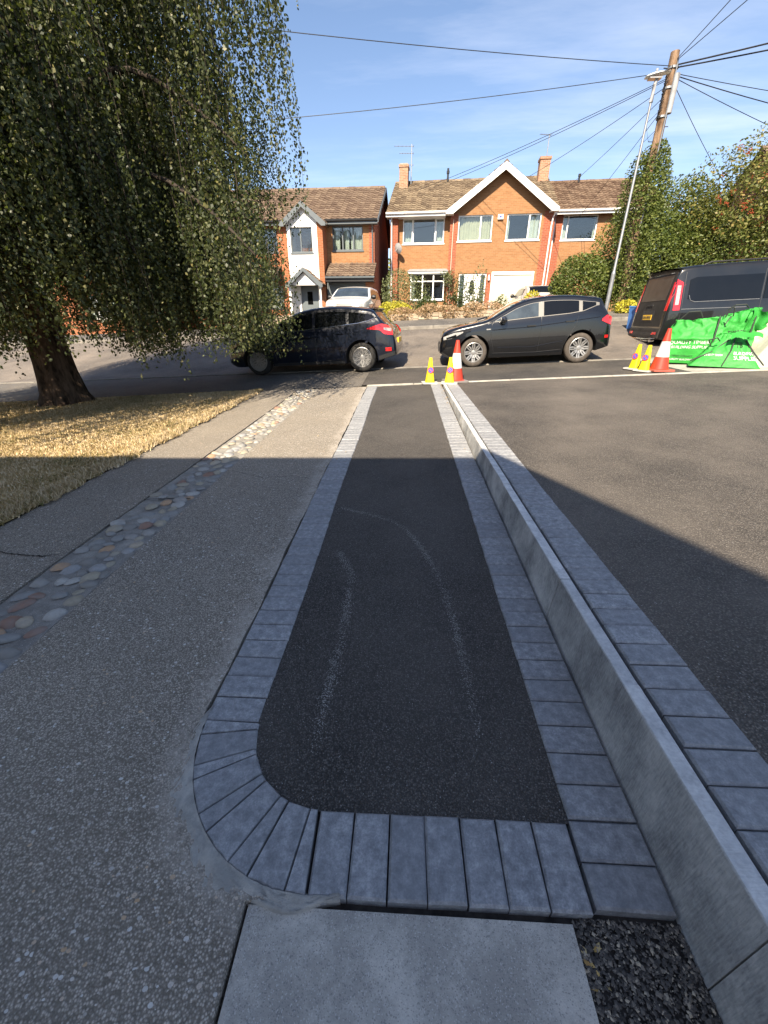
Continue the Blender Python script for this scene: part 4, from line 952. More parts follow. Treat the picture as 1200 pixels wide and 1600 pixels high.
# ---------------------------------------------------------------- vehicles
class Car:
    def __init__(s, L, W, H, wb, ax, rw, top, plan, belt, lo=.20, hi_r=.34, tum=.42, rc=.10, crown=.035, tuck=.07, arch=.06):
        s.L, s.W, s.H, s.wb, s.ax, s.rw = L, W, H, wb, ax, rw; s.top, s.plan, s.beltp = top, plan, belt
        s.lo_, s.hi_r, s.tum, s.rc_, s.cr, s.tuck, s.arch = lo, hi_r, tum, rc, crown, tuck, arch
        s.wx = (ax, ax+wb)
    def T0(s, x): return herm(x, s.top)
    def belt(s, x): return herm(x, s.beltp)
    def base_lo(s, x):
        a = interp(x, [(0, .34), (.25, s.lo_), (s.L-.55, s.lo_), (s.L, s.hi_r)]); return min(a, s.T0(x)-.05)
    def zlo(s, x):
        z = s.base_lo(x); Ra = s.rw + s.arch
        for c in s.wx:
            d = abs(x-c)
            if d < Ra: z = max(z, s.rw + math.sqrt(Ra*Ra-d*d))
        return min(z, s.T0(x)-.05)
    def rc(s, x): return min(s.rc_, (s.T0(x)-s.base_lo(x))*.3)
    def w0(s, x): return s.W/2*herm(x, s.plan)
    def Wd(s, x, z):
        b = min(s.belt(x), s.T0(x)-s.rc(x)); w_ = s.w0(x); lo = .2
        if z <= b:
            k = (b-z)/max(.1, b-lo); w_ = w_ + .012*math.sin(k*math.pi*.9) - s.tuck*max(0, k-.55)**2*4 - .012*max(0, 1-k*7)
            return w_
        return w_ - .012 - (z-b)*s.tum
    def ze(s, x): return s.T0(x)-s.cr-s.rc(x)
    def side(s, x, z, e=.004, sg=-1):
        return (x, sg*(s.Wd(x, min(z, s.ze(x))) + e), z)
    def Ttop(s, x, y):
        we = max(.05, s.Wd(x, s.ze(x))-s.rc(x)); return s.T0(x) - s.cr*min(1, abs(y)/we)**2
    def inside(s, x, y, z):
        if z < s.base_lo(x): return False
        ze, rc = s.ze(x), s.rc(x); y = abs(y)
        if z <= ze: return y <= s.Wd(x, z)
        we = s.Wd(x, ze)-rc
        if z > s.Ttop(x, y): return False
        return y <= we + math.sqrt(max(0, rc*rc-(z-ze)**2))
    def endx(s, y, z, front=True):
        x = 0 if front else s.L; d = .02 if front else -.02
        for _ in range(90):
            if s.inside(x, y, z): break
            x += d
        a, b = x-d, x
        for _ in range(8):
            m = (a+b)/2
            if s.inside(m, y, z): b = m
            else: a = m
        return b
    def stations(s):
        xs = set(np.round(np.linspace(.0, .5, 16), 4)) | set(np.round(np.linspace(.5, s.L-.6, 60), 4)) | set(np.round(np.linspace(s.L-.6, s.L, 22), 4))
        for c in s.wx:
            Ra = s.rw+s.arch
            for k in range(19): xs.add(round(c-Ra*math.cos(math.pi*k/18), 4))
            xs |= {round(c-Ra-.003, 4), round(c+Ra+.003, 4)}
        xs = sorted(xs); out = [xs[0]]
        for x in xs[1:]:
            if x-out[-1] > .0025: out.append(x)
        return out
    def ring(s, x):
        lo, ze, rc = s.zlo(x), s.ze(x), s.rc(x); lo = min(lo, ze-.02); P = [(0, lo), (s.Wd(x, lo)*.5, lo), (s.Wd(x, lo)-.02, lo), (s.Wd(x, lo), lo+.008)]
        n = 13; b = min(s.belt(x), ze-.01)
        for k in range(1, n+1):
            t = k/n
            z = lo + (b-lo)*t/.62 if (t < .62 and b > lo) else (b + (ze-b)*(t-.62)/.38 if b > lo else lo+(ze-lo)*t)
            P.append((s.Wd(x, z), z))
        we = s.Wd(x, ze)-rc
        for k in range(1, 6): a = math.pi/2*k/6; P.append((we+rc*math.cos(a), ze+rc*math.sin(a)*(s.T0(x)-s.cr-ze)/max(rc, .001)))
        for k in range(6): y = we*(1-k/5); P.append((y, s.T0(x)-s.cr*(1-k/5)**2))
        return P
    def body(s, name, m, par):
        mb = MB(); xs = s.stations(); rings = []
        for x in xs:
            P = s.ring(x); full = [(x, -p[0], p[1]) for p in P] + [(x, p[0], p[1]) for p in P[-2:0:-1]]; rings.append(full)
        n = len(rings[0]); mb.v = [p for r_ in rings for p in r_]
        for i in range(len(xs)-1):
            for k in range(n):
                k2 = (k+1) % n; low = k in (0, 1, 2, n-1, n-2, n-3)
                mb.f.append([i*n+k, i*n+k2, (i+1)*n+k2, (i+1)*n+k]); mb.m.append(1 if low else 0); mb.r.append(0.)
        for e, b_ in ((0, 0), (1, (len(xs)-1)*n)):
            mb.f.append([b_+k for k in range(n)]); mb.m.append(0); mb.r.append(0.)
        return mb.build(name, [m, trim_m], par, smooth='auto')
    def strip(s, par, name, m, xs, zl, zh, e=.006, nx=20, nz=5, sides=(-1,)):
        for sg in sides:
            mb = MB()
            def fn(u, v):
                x = xs[0]+(xs[1]-xs[0])*u; a = zl(x) if callable(zl) else zl; b = zh(x) if callable(zh) else zh
                return s.side(x, a+(b-a)*v, e, sg)
            mb.grid(fn, nx, nz)
            # rim that closes the pane back on to the body
            N = nx+1; ring = [i for i in range(N)] + [j*N+nx for j in range(1, nz+1)] + [nz*N+i for i in range(nx-1, -1, -1)] + [j*N for j in range(nz-1, 0, -1)]
            b = len(mb.v); mb.v += [(mb.v[i][0], mb.v[i][1]-sg*(e+.004), mb.v[i][2]) for i in ring]; L_ = len(ring)
            for k in range(L_): mb.f.append([ring[k], b+k, b+(k+1) % L_, ring[(k+1) % L_]]); mb.m.append(0); mb.r.append(0.)
            o = mb.build(name, m, par, smooth='auto')
        return o
    def line(s, par, name, m, pts, w_=.008, e=.003, sides=(-1,)):
        for sg in sides:
            P = []
            for (a, b), (c, d) in zip(pts, pts[1:]):
                n = max(2, int(math.hypot(c-a, d-b)/.05))
                for k in range(n): P.append(s.side(a+(c-a)*k/n, b+(d-b)*k/n, e, sg))
            P.append(s.side(*pts[-1], e, sg)); mb = MB(); mb.tube(P, w_, 5); o = mb.build(name, m, par, smooth='auto')
        return o
    def topstrip(s, par, name, m, xs, yf, e=.006, nx=14, ny=12):
        mb = MB()
        def fn(u, v):
            x = xs[0]+(xs[1]-xs[0])*u; w_ = yf(x); y = -w_+2*w_*v; return (x, y, s.Ttop(x, y)+e)
        mb.grid(fn, nx, ny); return mb.build(name, m, par, smooth=True)
    def endpanel(s, par, name, m, y0, y1, z0, z1, front=True, e=.008, ny=8, nz=5):
        mb = MB(); sg = -1 if front else 1
        def fn(u, v):
            y = y0+(y1-y0)*u; a = z0(y) if callable(z0) else z0; b = z1(y) if callable(z1) else z1; z = a+(b-a)*v
            return (s.endx(y, z, front)+sg*e, y, z)
        mb.grid(fn, ny, nz)
        N = ny+1; ring = [i for i in range(N)] + [j*N+ny for j in range(1, nz+1)] + [nz*N+i for i in range(ny-1, -1, -1)] + [j*N for j in range(nz-1, 0, -1)]
        b = len(mb.v); mb.v += [(mb.v[i][0]-sg*(e+.01), mb.v[i][1], mb.v[i][2]) for i in ring]; L_ = len(ring)
        for k in range(L_): mb.f.append([ring[k], b+k, b+(k+1) % L_, ring[(k+1) % L_]]); mb.m.append(0); mb.r.append(0.)
        return mb.build(name, m, par, smooth='auto')
    def wheels(s, par, rim, tm=None, width=.21, rimm=None):
        for wx in s.wx:
            for sg in (-1, 1):
                y = sg*(s.W/2-.035); r = s.rw
                mb = MB(); h = width/2
                ri = r*.70; prof = [(ri, h*.92), (ri+.015, h), (r-.05, h), (r-.018, h*.88), (r, h*.6), (r, -h*.6), (r-.018, -h*.88), (r-.05, -h), (ri, -h)]
                mb.lathe(prof, 36, axis='y'); t = mb.build('wheel', tm or tyre_m, par, smooth='auto'); t.location = (wx, y - sg*h, r); t.rotation_euler = (0, 0, 0 if sg > 0 else math.pi)
                m2 = MB(); rim(m2, ri, h); m2.build('rim', [rimm or alu_m, dkrim_m], t, smooth='auto')
def spokes(mb, ri, h, n, fork=.5, w_=.022, split=.16, curve=0.):
    mb.lathe([(ri+.002, h*.90), (ri-.012, h*.96), (ri-.02, h*.86), (ri-.03, h*.2), (ri-.02, -h)], 40, axis='y', mi=0)
    mb.lathe([(0, h*.15), (ri-.03, h*.15)], 32, axis='y', mi=1)
    mb.lathe([(0, h*.80), (.03, h*.80), (.055, h*.74), (.06, h*.3)], 16, axis='y', mi=0)
    def bar(r0, a0, r1, a1, w0, w1):
        p0 = Vector((r0*math.cos(a0), 0, r0*math.sin(a0))); p1 = Vector((r1*math.cos(a1), 0, r1*math.sin(a1)))
        d = (p1-p0).normalized(); n_ = Vector((-d.z, 0, d.x)); y0, y1 = h*.72, h*.86
        vs = [p0-n_*w0+Vector((0, y0, 0)), p0+n_*w0+Vector((0, y0, 0)), p1+n_*w1+Vector((0, y1, 0)), p1-n_*w1+Vector((0, y1, 0))]
        vs += [Vector((q.x, q.y-.03, q.z)) for q in vs]
        mb.add(vs, [(0, 1, 2, 3), (0, 1, 5, 4), (1, 2, 6, 5), (2, 3, 7, 6), (3, 0, 4, 7)], 0)
    for k in range(n):
        a = 2*math.pi*k/n
        if curve:
            for sg in (-1, 1):
                bar(.045, a, ri*.55, a+sg*split, w_*.8, w_*.8); bar(ri*.55, a+sg*split, ri-.012, a+sg*split*.45, w_*.8, w_*.75)
        else:
            for sg in (-1, 1): bar(.04, a+sg*.15, ri-.012, a+sg*split, w_*.55, w_*.5)
            for sg in (-1, 1): bar(ri*fork, a+sg*split*.72, ri-.012, a+sg*(split+.20), w_*.42, w_*.42)

def hatch_common(c, o, gl, zlow, zup, xw, pillars):
    """side glass between x0 and x1 cut by pillars (list of (x0, x1))"""
    for (a, b) in xw: c.strip(o, 'side_window', gl, (a, b), zlow, zup, .006, 16, 5, (-1, 1))
# dark blue hatchback
C = Car(4.36, 1.82, 1.48, 2.65, .90, .325,
    [(0, .52), (.04, .64), (.16, .74), (.5, .86), (.95, .96), (1.22, 1.03), (1.6, 1.22), (1.95, 1.375), (2.35, 1.462), (2.7, 1.484), (3.1, 1.470), (3.5, 1.425), (3.84, 1.365), (3.98, 1.21), (4.12, 1.07), (4.24, .97), (4.30, .86), (4.34, .72), (4.36, .58)],
    [(0, .62), (.05, .75), (.16, .85), (.4, .93), (.8, .985), (1.2, 1), (3.1, 1.0), (3.6, .985), (3.9, .955), (4.15, .90), (4.29, .83), (4.35, .75), (4.36, .70)],
    [(1.1, .93), (2, .975), (3, 1.03), (3.6, 1.09), (3.9, 1.07), (4.2, .95), (4.36, .8)], tum=.44)
F_ = empty('dark_blue_hatchback', (0, 0, 0), 0, 'dark navy five door hatchback parked half under the birch, red tail light towards the path', 'car')
C.body('body', paint_navy, F_)
up = lambda x: min(C.ze(x)-.005, interp(x, [(1.45, .985), (1.8, 1.20), (2.1, 1.325), (2.45, 1.385), (3.0, 1.385), (3.45, 1.335), (3.8, 1.25), (3.93, 1.18)]))
lw = lambda x: interp(x, [(1.3, .955), (2, .985), (3, 1.045), (3.5, 1.08), (3.75, 1.12), (3.93, 1.175)])
for (a, b) in ((1.50, 2.40), (2.47, 3.22), (3.29, 3.90)): C.strip(F_, 'side_window', cglass_m, (a, b), lw, up, .006, 18, 5, (-1, 1))
C.line(F_, 'chrome_strip', chrome_m, [(1.45, .955), (2, .972), (3, 1.03), (3.5, 1.065), (3.75, 1.10), (3.97, 1.19)], .009, .006, (-1, 1))
C.topstrip(F_, 'windscreen', cglass_m, (1.26, 2.14), lambda x: C.Wd(x, C.ze(x))-C.rc(x)*.6-.06)
C.topstrip(F_, 'rear_window', cglass_m, (3.87, 4.17), lambda x: C.Wd(x, C.ze(x))-C.rc(x)-.02)
mb = MB(); mb.grid(lambda u, v: (3.74+.20*u, -.56+1.12*v, C.Ttop(3.76, -.56+1.12*v)+.02-.03*u*u), 4, 10); mb.grid(lambda u, v: (3.74+.20*u, -.56+1.12*v, C.Ttop(3.76, -.56+1.12*v)-.03-.0*u), 4, 10); mb.build('roof_spoiler', paint_navy, F_, smooth=True)
C.strip(F_, 'tail_light', red_m, (3.72, 4.30), lambda x: interp(x, [(3.72, .93), (4.0, .90), (4.12, .80), (4.3, .78)]), lambda x: interp(x, [(3.72, .95), (4.05, 1.035), (4.2, 1.0), (4.3, .88)]), .012, 14, 5, (-1, 1))
C.strip(F_, 'reversing_lens', lens_m, (4.10, 4.27), lambda x: interp(x, [(4.1, .905), (4.27, .86)]), lambda x: interp(x, [(4.1, .95), (4.27, .93)]), .017, 6, 3, (-1, 1))
C.strip(F_, 'bumper_reflector', red_m, (4.12, 4.26), .44, .52, .010, 6, 2, (-1,))
C.strip(F_, 'lower_bumper', trim_m, (3.96, 4.34), lambda x: C.base_lo(x)+.01, lambda x: C.base_lo(x)+.10, .008, 10, 3, (-1, 1))
C.strip(F_, 'headlight', lens_m, (.12, .62), lambda x: interp(x, [(.12, .60), (.62, .78)]), lambda x: interp(x, [(.12, .66), (.62, .84)]), .008, 10, 3, (-1, 1))
C.strip(F_, 'sill_trim', trim_m, (1.32, 3.12), .205, .26, .012, 12, 3, (-1, 1))
for pts in ([(1.42, .34), (1.36, .7), (1.42, .95)], [(2.44, .26), (2.46, .8), (2.44, 1.36)], [(3.16, .62), (3.28, .85), (3.26, 1.05)], [(1.40, .27), (2.3, .262), (3.02, .30), (3.16, .62)], [(3.9, 1.16), (4.02, .98)]):
    C.line(F_, 'door_seam', dkrim_m, pts, .004, .0, (-1,))
for x, z in ((2.24, .83), (3.06, .88)): mb = MB(); p = C.side(x, z, .02); mb.box(p[0]-.10, p[0]+.08, p[1]-.012, p[1]+.012, z-.013, z+.013); mb.build('door_handle', paint_navy, F_)
C.line(F_, 'body_crease', paint_navy, [(1.35, .80), (2.2, .80), (3.2, .87), (3.72, .94)], .010, -.004, (-1, 1))
for sg in (-1, 1): mb = MB(); mb.lathe([(.0, -.09), (.06, -.075), (.085, 0), (.06, .07), (0, .09)], 12, (1.62, sg*(C.Wd(1.62, .98)+.09), 1.01), axis='y'); mb.tube([(1.64, sg*(C.Wd(1.62, .98)-.02), .985), (1.62, sg*(C.Wd(1.62, .98)+.08), .995)], .02, 6); mb.build('door_mirror', paint_navy, F_, smooth='auto')
mb = MB(); mb.tube([(3.70, 0, 1.40), (3.86, 0, 1.62)], [.01, .004], 6); mb.build('aerial', black_m, F_)
mb = MB(); mb.box(4.34, 4.37, -.26, .26, .60, .71); mb.build('number_plate', plate_m, F_)
C.wheels(F_, lambda m, ri, h: spokes(m, ri, h, 10, .35, .018, .10), rimm=alu_m)
F_.rotation_euler = (0, -R(2.9), -R(6.5))
fc = Vector((-3.72+.10, 10.45, 0)) - Matrix.Rotation(-R(6.5), 3, 'Z') @ Vector((.90, -.90, 0)); F_.location = (fc.x, fc.y, G(-3.7, 10.5)-.035)

# black hatchback
C = Car(4.05, 1.76, 1.48, 2.49, .83, .325,
    [(0, .56), (.03, .73), (.12, .84), (.40, .925), (.85, 1.0), (1.12, 1.05), (1.5, 1.22), (1.85, 1.375), (2.2, 1.455), (2.6, 1.482), (3.0, 1.470), (3.4, 1.425), (3.70, 1.375), (3.80, 1.20), (3.90, 1.06), (3.97, .96), (4.00, .84), (4.03, .66), (4.05, .50)],
    [(0, .74), (.05, .84), (.16, .92), (.4, .965), (.8, .99), (1.2, 1), (2.9, 1.0), (3.4, .985), (3.7, .955), (3.9, .905), (4.0, .84), (4.04, .76), (4.05, .72)],
    [(1.0, .93), (2, .965), (3, 1.01), (3.5, 1.05), (3.8, 1.0), (4.05, .8)], tum=.42)
Bk = empty('black_hatchback', (0, 0, 0), 0, 'glossy black five door hatchback with two tone alloy wheels parked facing left across the drive', 'car')
C.body('body', paint_black, Bk)
up = lambda x: min(C.ze(x)-.004, interp(x, [(1.12, .99), (1.6, 1.215), (1.9, 1.325), (2.2, 1.375), (2.7, 1.385), (3.2, 1.345), (3.5, 1.29), (3.62, 1.25)]))
lw = lambda x: interp(x, [(1.1, .965), (2, 1.02), (3, 1.07), (3.3, 1.105), (3.62, 1.21)])
frame_refl = plain('grey_frame_reflection', (.17, .163, .15), .4, var=.08)  # pale reflection on window frames and pillars painted as a grey strip
C.strip(Bk, 'frame_reflection', frame_refl, (1.14, 3.66), lambda x: lw(x)-.012, lambda x: min(up(x)+.014, C.ze(x)+.0), .004, 44, 6, (-1, 1))
for (a, b) in ((1.28, 1.47), (1.52, 2.30), (2.42, 3.20), (3.28, 3.58)): C.strip(Bk, 'side_window', cglass2_m if b < 2.35 else cglass_m, (a, b), lambda x: lw(x)+.006, lambda x: up(x)-.004, .012, 16, 5, (-1, 1))
C.topstrip(Bk, 'windscreen', cglass2_m, (1.16, 2.02), lambda x: C.Wd(x, C.ze(x))-C.rc(x)*.6-.05)
C.topstrip(Bk, 'rear_window', cglass_m, (3.74, 3.93), lambda x: C.Wd(x, C.ze(x))-C.rc(x)-.02)
mb = MB(); mb.grid(lambda u, v: (3.58+.24*u, -.54+1.08*v, C.Ttop(3.6, -.54+1.08*v)+.015-.02*u), 4, 10); mb.grid(lambda u, v: (3.58+.24*u, -.54+1.08*v, C.Ttop(3.6, -.54+1.08*v)-.035), 4, 10); mb.build('roof_spoiler', paint_black, Bk, smooth=True)
C.strip(Bk, 'tail_light', red_m, (3.74, 3.99), lambda x: interp(x, [(3.74, .88), (3.99, .78)]), lambda x: interp(x, [(3.74, .92), (3.86, 1.0), (3.99, .94)]), .010, 8, 4, (-1, 1))
C.strip(Bk, 'bumper_reflector', red_m, (3.86, 3.95), .52, .58, .010, 5, 2, (-1,))
C.strip(Bk, 'headlight', lens_m, (.09, .56), lambda x: interp(x, [(.09, .63), (.3, .66), (.56, .775)]), lambda x: interp(x, [(.09, .70), (.35, .78), (.56, .80)]), .008, 12, 3, (-1, 1))
C.strip(Bk, 'headlight_mask', cglass_m, (.16, .40), lambda x: interp(x, [(.16, .645), (.40, .685)]), lambda x: interp(x, [(.16, .68), (.40, .745)]), .012, 8, 3, (-1, 1))
C.strip(Bk, 'front_skirt', trim_m, (.05, .44), lambda x: C.base_lo(x)+.005, lambda x: C.base_lo(x)+.055, .012, 8, 2, (-1, 1))
C.strip(Bk, 'side_skirt', paint_black, (1.22, 2.92), .20, .27, .022, 12, 3, (-1, 1))
C.endpanel(Bk, 'grille', dkrim_m, -.40, .40, .36, .58, True)
for pts in ([(1.30, .34), (1.22, .7), (1.24, .92), (1.30, .96)], [(2.34, .28), (2.38, .8), (2.36, 1.34)], [(3.02, .60), (3.16, .8), (3.20, 1.02)], [(1.28, .30), (2.3, .285), (2.9, .32), (3.02, .60)], [(.62, .79), (1.12, .92)]):
    C.line(Bk, 'door_seam', dkrim_m, pts, .004, .0, (-1,))
C.line(Bk, 'body_crease', paint_black, [(1.25, .80), (2.2, .83), (3.0, .90), (3.7, .96)], .012, -.006, (-1, 1))
C.line(Bk, 'lower_crease', paint_black, [(1.4, .42), (2.2, .40), (2.9, .50)], .014, -.008, (-1, 1))
for x, z in ((2.16, .85), (3.02, .90)): mb = MB(); p = C.side(x, z, .02); mb.box(p[0]-.10, p[0]+.09, p[1]-.012, p[1]+.012, z-.014, z+.014); mb.build('door_handle', paint_black, Bk)
mb = MB(); p = C.side(1.16, .82, .006); mb.box(p[0]-.05, p[0]+.05, p[1]-.004, p[1]+.004, .81, .832); mb.build('side_badge', chrome_m, Bk)
for sg in (-1, 1): mb = MB(); mb.lathe([(.0, -.10), (.06, -.085), (.085, 0), (.06, .08), (0, .10)], 12, (1.50, sg*(C.Wd(1.5, .98)+.10), 1.0), axis='y'); mb.tube([(1.52, sg*(C.Wd(1.5, .98)-.02), .975), (1.5, sg*(C.Wd(1.5, .98)+.08), .985)], .02, 6); mb.build('door_mirror', paint_black, Bk, smooth='auto')
mb = MB(); mb.tube([(.93, -.55, 1.02), (1.25, -.18, 1.09)], .012, 5); mb.tube([(.98, .05, 1.03), (1.28, .42, 1.10)], .012, 5); mb.build('wiper', black_m, Bk)
C.wheels(Bk, lambda m, ri, h: spokes(m, ri, h, 8, .5, .019, .20, 1), tm=tyredust_m)
Bk.scale = (.94, 1, .975); Bk.rotation_euler = (0, -R(2.9), -R(3.6))
fc = Vector((1.63, 10.08, 0)) - Matrix.Rotation(-R(3.6), 3, 'Z') @ Vector((.78, -.86, 0)); Bk.location = (fc.x, fc.y, G(.9, 10.2)-.005)

# black van, rear corner towards us
C = Car(4.97, 1.99, 1.98, 2.93, 1.0, .34,
    [(0, .62), (.03, .85), (.12, .98), (.5, 1.10), (.9, 1.22), (1.25, 1.50), (1.65, 1.80), (1.95, 1.90), (2.4, 1.96), (3.2, 1.98), (4.3, 1.965), (4.66, 1.94), (4.745, 1.90), (4.78, 1.80), (4.83, 1.50), (4.89, 1.15), (4.925, .90), (4.94, .62), (4.965, .56), (4.97, .46)],
    [(0, .66), (.06, .80), (.2, .90), (.5, .96), (1, 1), (4.3, 1), (4.62, .985), (4.80, .955), (4.90, .925), (4.95, .90), (4.97, .86)],
    [(0, 1.0), (1, 1.10), (5, 1.12)], lo=.26, hi_r=.33, tum=.17, rc=.11, crown=.03, tuck=.05, arch=.07)
V = empty('black_van', (0, 0, 0), 0, 'dusty black van with tall red rear lights, parked behind the green bags', 'van')
C.body('body', paint_van, V)
C.strip(V, 'side_window', cglass_m, (2.95, 4.52), lambda x: 1.17+.05*sm(4.35, 4.52, x), lambda x: 1.68-.05*sm(4.40, 4.52, x), .010, 24, 6, (-1, 1))
C.strip(V, 'side_window', cglass_m, (1.75, 2.88), 1.16, 1.69, .010, 16, 6, (-1, 1))
C.strip(V, 'side_window', cglass_m, (1.12, 1.66), lambda x: 1.13, lambda x: min(1.68, C.T0(x)-.22), .010, 12, 6, (-1, 1))
C.line(V, 'window_trim', steel_m, [(4.50, 1.30), (4.46, 1.19), (4.36, 1.15), (2.96, 1.15)], .006, .008, (-1, 1))
C.strip(V, 'tail_light', red_m, (4.66, 4.80), lambda x: .98, lambda x: interp(x, [(4.66, 1.58), (4.80, 1.66)]), .016, 6, 10, (-1, 1))
C.strip(V, 'reversing_lens', lens_m, (4.70, 4.775), 1.10, 1.52, .021, 4, 8, (-1, 1))
C.endpanel(V, 'tail_light', red_m, .80, .90, .98, 1.60, False, .010, 3, 8); C.endpanel(V, 'tail_light', red_m, -.90, -.80, .98, 1.60, False, .010, 3, 8)
C.endpanel(V, 'tailgate', vanrear_m, -.79, .79, .62, 1.80, False, .006, 14, 14)
C.endpanel(V, 'rear_window', plain('dusty_rear_glass', (.03, .029, .027), .3, .5, var=.5, scale=5), -.68, .68, 1.22, 1.76, False, .012, 12, 8)
C.endpanel(V, 'number_plate_recess', trim_m, -.34, .34, .74, 1.0, False, .010, 6, 4)
np_ = C.endpanel(V, 'number_plate', plate_m, -.25, .25, .78, .90, False, .018, 4, 2)
C.endpanel(V, 'rear_bumper', vanrear_m, -.88, .88, .36, .585, False, .02, 18, 6)
C.endpanel(V, 'bumper_reflector', red_m, .60, .78, .44, .50, False, .03, 4, 2); C.endpanel(V, 'bumper_reflector', red_m, -.78, -.60, .44, .50, False, .03, 4, 2)
mb = MB(); mb.tube([(4.99, -.8, .36), (5.02, -.4, .33), (5.03, 0, .33), (5.02, .4, .33), (4.99, .8, .36)], .012, 6); mb.tube([(4.93, -.62, .30), (5.04, -.62, .29)], .035, 8); mb.tube([(4.93, .62, .30), (5.04, .62, .29)], .035, 8); mb.tube([(4.96, -.5, .27), (4.96, .5, .27)], .02, 6); mb.build('exhaust_trim', chrome_m, V, smooth='auto')
mb = MB(); mb.grid(lambda u, v: (4.60+.24*u, -.78+1.56*v, 1.93-.012*u-.03*(2*v-1)**2), 4, 12); mb.grid(lambda u, v: (4.60+.24*u, -.78+1.56*v, 1.885-.03*(2*v-1)**2), 4, 12); mb.build('roof_spoiler', paint_van, V, smooth=True)
for sg in (-1, 1): mb = MB(); mb.tube([(2.2, sg*.78, 1.93), (2.35, sg*.78, 1.99), (4.1, sg*.78, 1.985), (4.25, sg*.78, 1.93)], .018, 6); mb.build('roof_rail', black_m, V, smooth='auto')
C.line(V, 'side_moulding', trim_m, [(4.45, .62), (3.0, .60), (1.5, .60)], .018, .004, (-1, 1)); C.line(V, 'door_rail', steel_m, [(4.62, 1.0), (3.2, .99)], .006, .002, (-1, 1))
for pts in ([(4.62, .45), (4.62, 1.8)], [(2.92, .35), (2.92, 1.78)], [(1.70, .35), (1.70, 1.7)]): C.line(V, 'door_seam', dkrim_m, pts, .005, .0, (-1, 1))
mb = MB(); p = C.endx(0, 1.12, False); mb.box(p-.0, p+.03, -.16, .16, 1.10, 1.14); mb.build('tailgate_handle', trim_m, V)
C.wheels(V, lambda m, ri, h: spokes(m, ri, h, 5, .5, .05, .14), rimm=alu_m)
V.rotation_euler = (0, R(2.4), math.pi-R(5))
V.location = (0, 0, 0)
rc_ = Matrix.Rotation(math.pi-R(5), 3, 'Z') @ Vector((4.97, .93, 0)); V.location = (6.42-rc_.x, 11.35-rc_.y, .58+.20)
def text_on(par, s_, size, m, loc, rot, name='lettering', w_=None, ext=.002, fn=None):
    cu = bpy.data.curves.new(name, 'FONT'); cu.body = s_; cu.size = size; cu.align_x = 'CENTER'; cu.align_y = 'CENTER'; cu.extrude = ext if not fn else 0; cu.resolution_u = 3
    tmp = lk(bpy.data.objects.new('tmp', cu)); dg = bpy.context.evaluated_depsgraph_get(); dg.update(); me = bpy.data.meshes.new_from_object(tmp.evaluated_get(dg)); bpy.data.objects.remove(tmp)
    if w_:
        xs = [v.co.x for v in me.vertices]; k = w_/(max(xs)-min(xs))
        for v in me.vertices: v.co.x *= k
    if fn:
        bm = bmesh.new(); bm.from_mesh(me); bmesh.ops.triangulate(bm, faces=bm.faces); bmesh.ops.subdivide_edges(bm, edges=[e for e in bm.edges if e.calc_length() > .05], cuts=2); bm.to_mesh(me); bm.free()
        for v in me.vertices: v.co = fn(v.co.x, v.co.y)
    me.materials.clear(); me.materials.append(m); o = lk(bpy.data.objects.new(name, me)); o.parent = par
    if not fn: o.location = loc; o.rotation_euler = rot
    return o
px_ = C.endx(0, .84, False)+.02
text_on(np_, 'LD15 WVG', .095, ink_m, (px_+.004, 0, .84), (R(90), 0, R(90)), 'registration', .46)

# white estate car and silver hatchback on the drives opposite
C = Car(4.6, 1.84, 1.62, 2.75, .9, .34,
    [(0, .62), (.04, .80), (.15, .93), (.5, 1.02), (1.0, 1.10), (1.25, 1.15), (1.7, 1.42), (2.0, 1.55), (2.5, 1.61), (3.6, 1.60), (4.2, 1.52), (4.4, 1.25), (4.55, 1.0), (4.6, .6)],
    [(0, .70), (.06, .82), (.2, .90), (.5, .96), (1, 1), (3.8, 1), (4.3, .95), (4.55, .85), (4.6, .75)], [(1, 1.05), (4, 1.1), (4.6, .9)], tum=.36)
Wc = empty('white_estate_car', (0, 0, 0), 0, 'white family car facing the road on the drive before the grey garage', 'car')
C.body('body', paint_white, Wc)
C.topstrip(Wc, 'windscreen', cglass2_m, (1.27, 1.95), lambda x: C.Wd(x, C.ze(x))-C.rc(x)*.6-.05)
C.strip(Wc, 'side_window', cglass_m, (1.55, 3.9), lambda x: 1.10+.02*x*0, lambda x: min(1.47, C.ze(x)-.01), .008, 24, 4, (-1, 1))
C.endpanel(Wc, 'grille', dkrim_m, -.34, .34, .62, .84, True); C.endpanel(Wc, 'lower_grille', trim_m, -.62, .62, .40, .56, True)
for a in (-1, 1): C.endpanel(Wc, 'headlight', lens_m, min(a*.46, a*.78), max(a*.46, a*.78), .72, .86, True)
mb = MB(); mb.box(-.03, .0, -.26, .26, .50, .61); mb.build('number_plate', white_m, Wc)
mb = MB(); mb.lathe([(0, -.02), (.05, 0)], 12, (C.endx(0, .90)-.01, 0, .90), axis='y'); 
for sg in (-1, 1): mb = MB(); mb.lathe([(.0, -.11), (.07, -.09), (.095, 0), (.07, .08), (0, .11)], 12, (1.55, sg*(C.Wd(1.5, 1.1)+.10), 1.14), axis='y'); mb.build('door_mirror', black_m, Wc, smooth='auto')
C.wheels(Wc, lambda m, ri, h: spokes(m, ri, h, 5, .5, .05, .14))
Wc.rotation_euler = (0, 0, R(84)); Wc.location = (-2.55, 18.6, G(-2.5, 20)+.0)
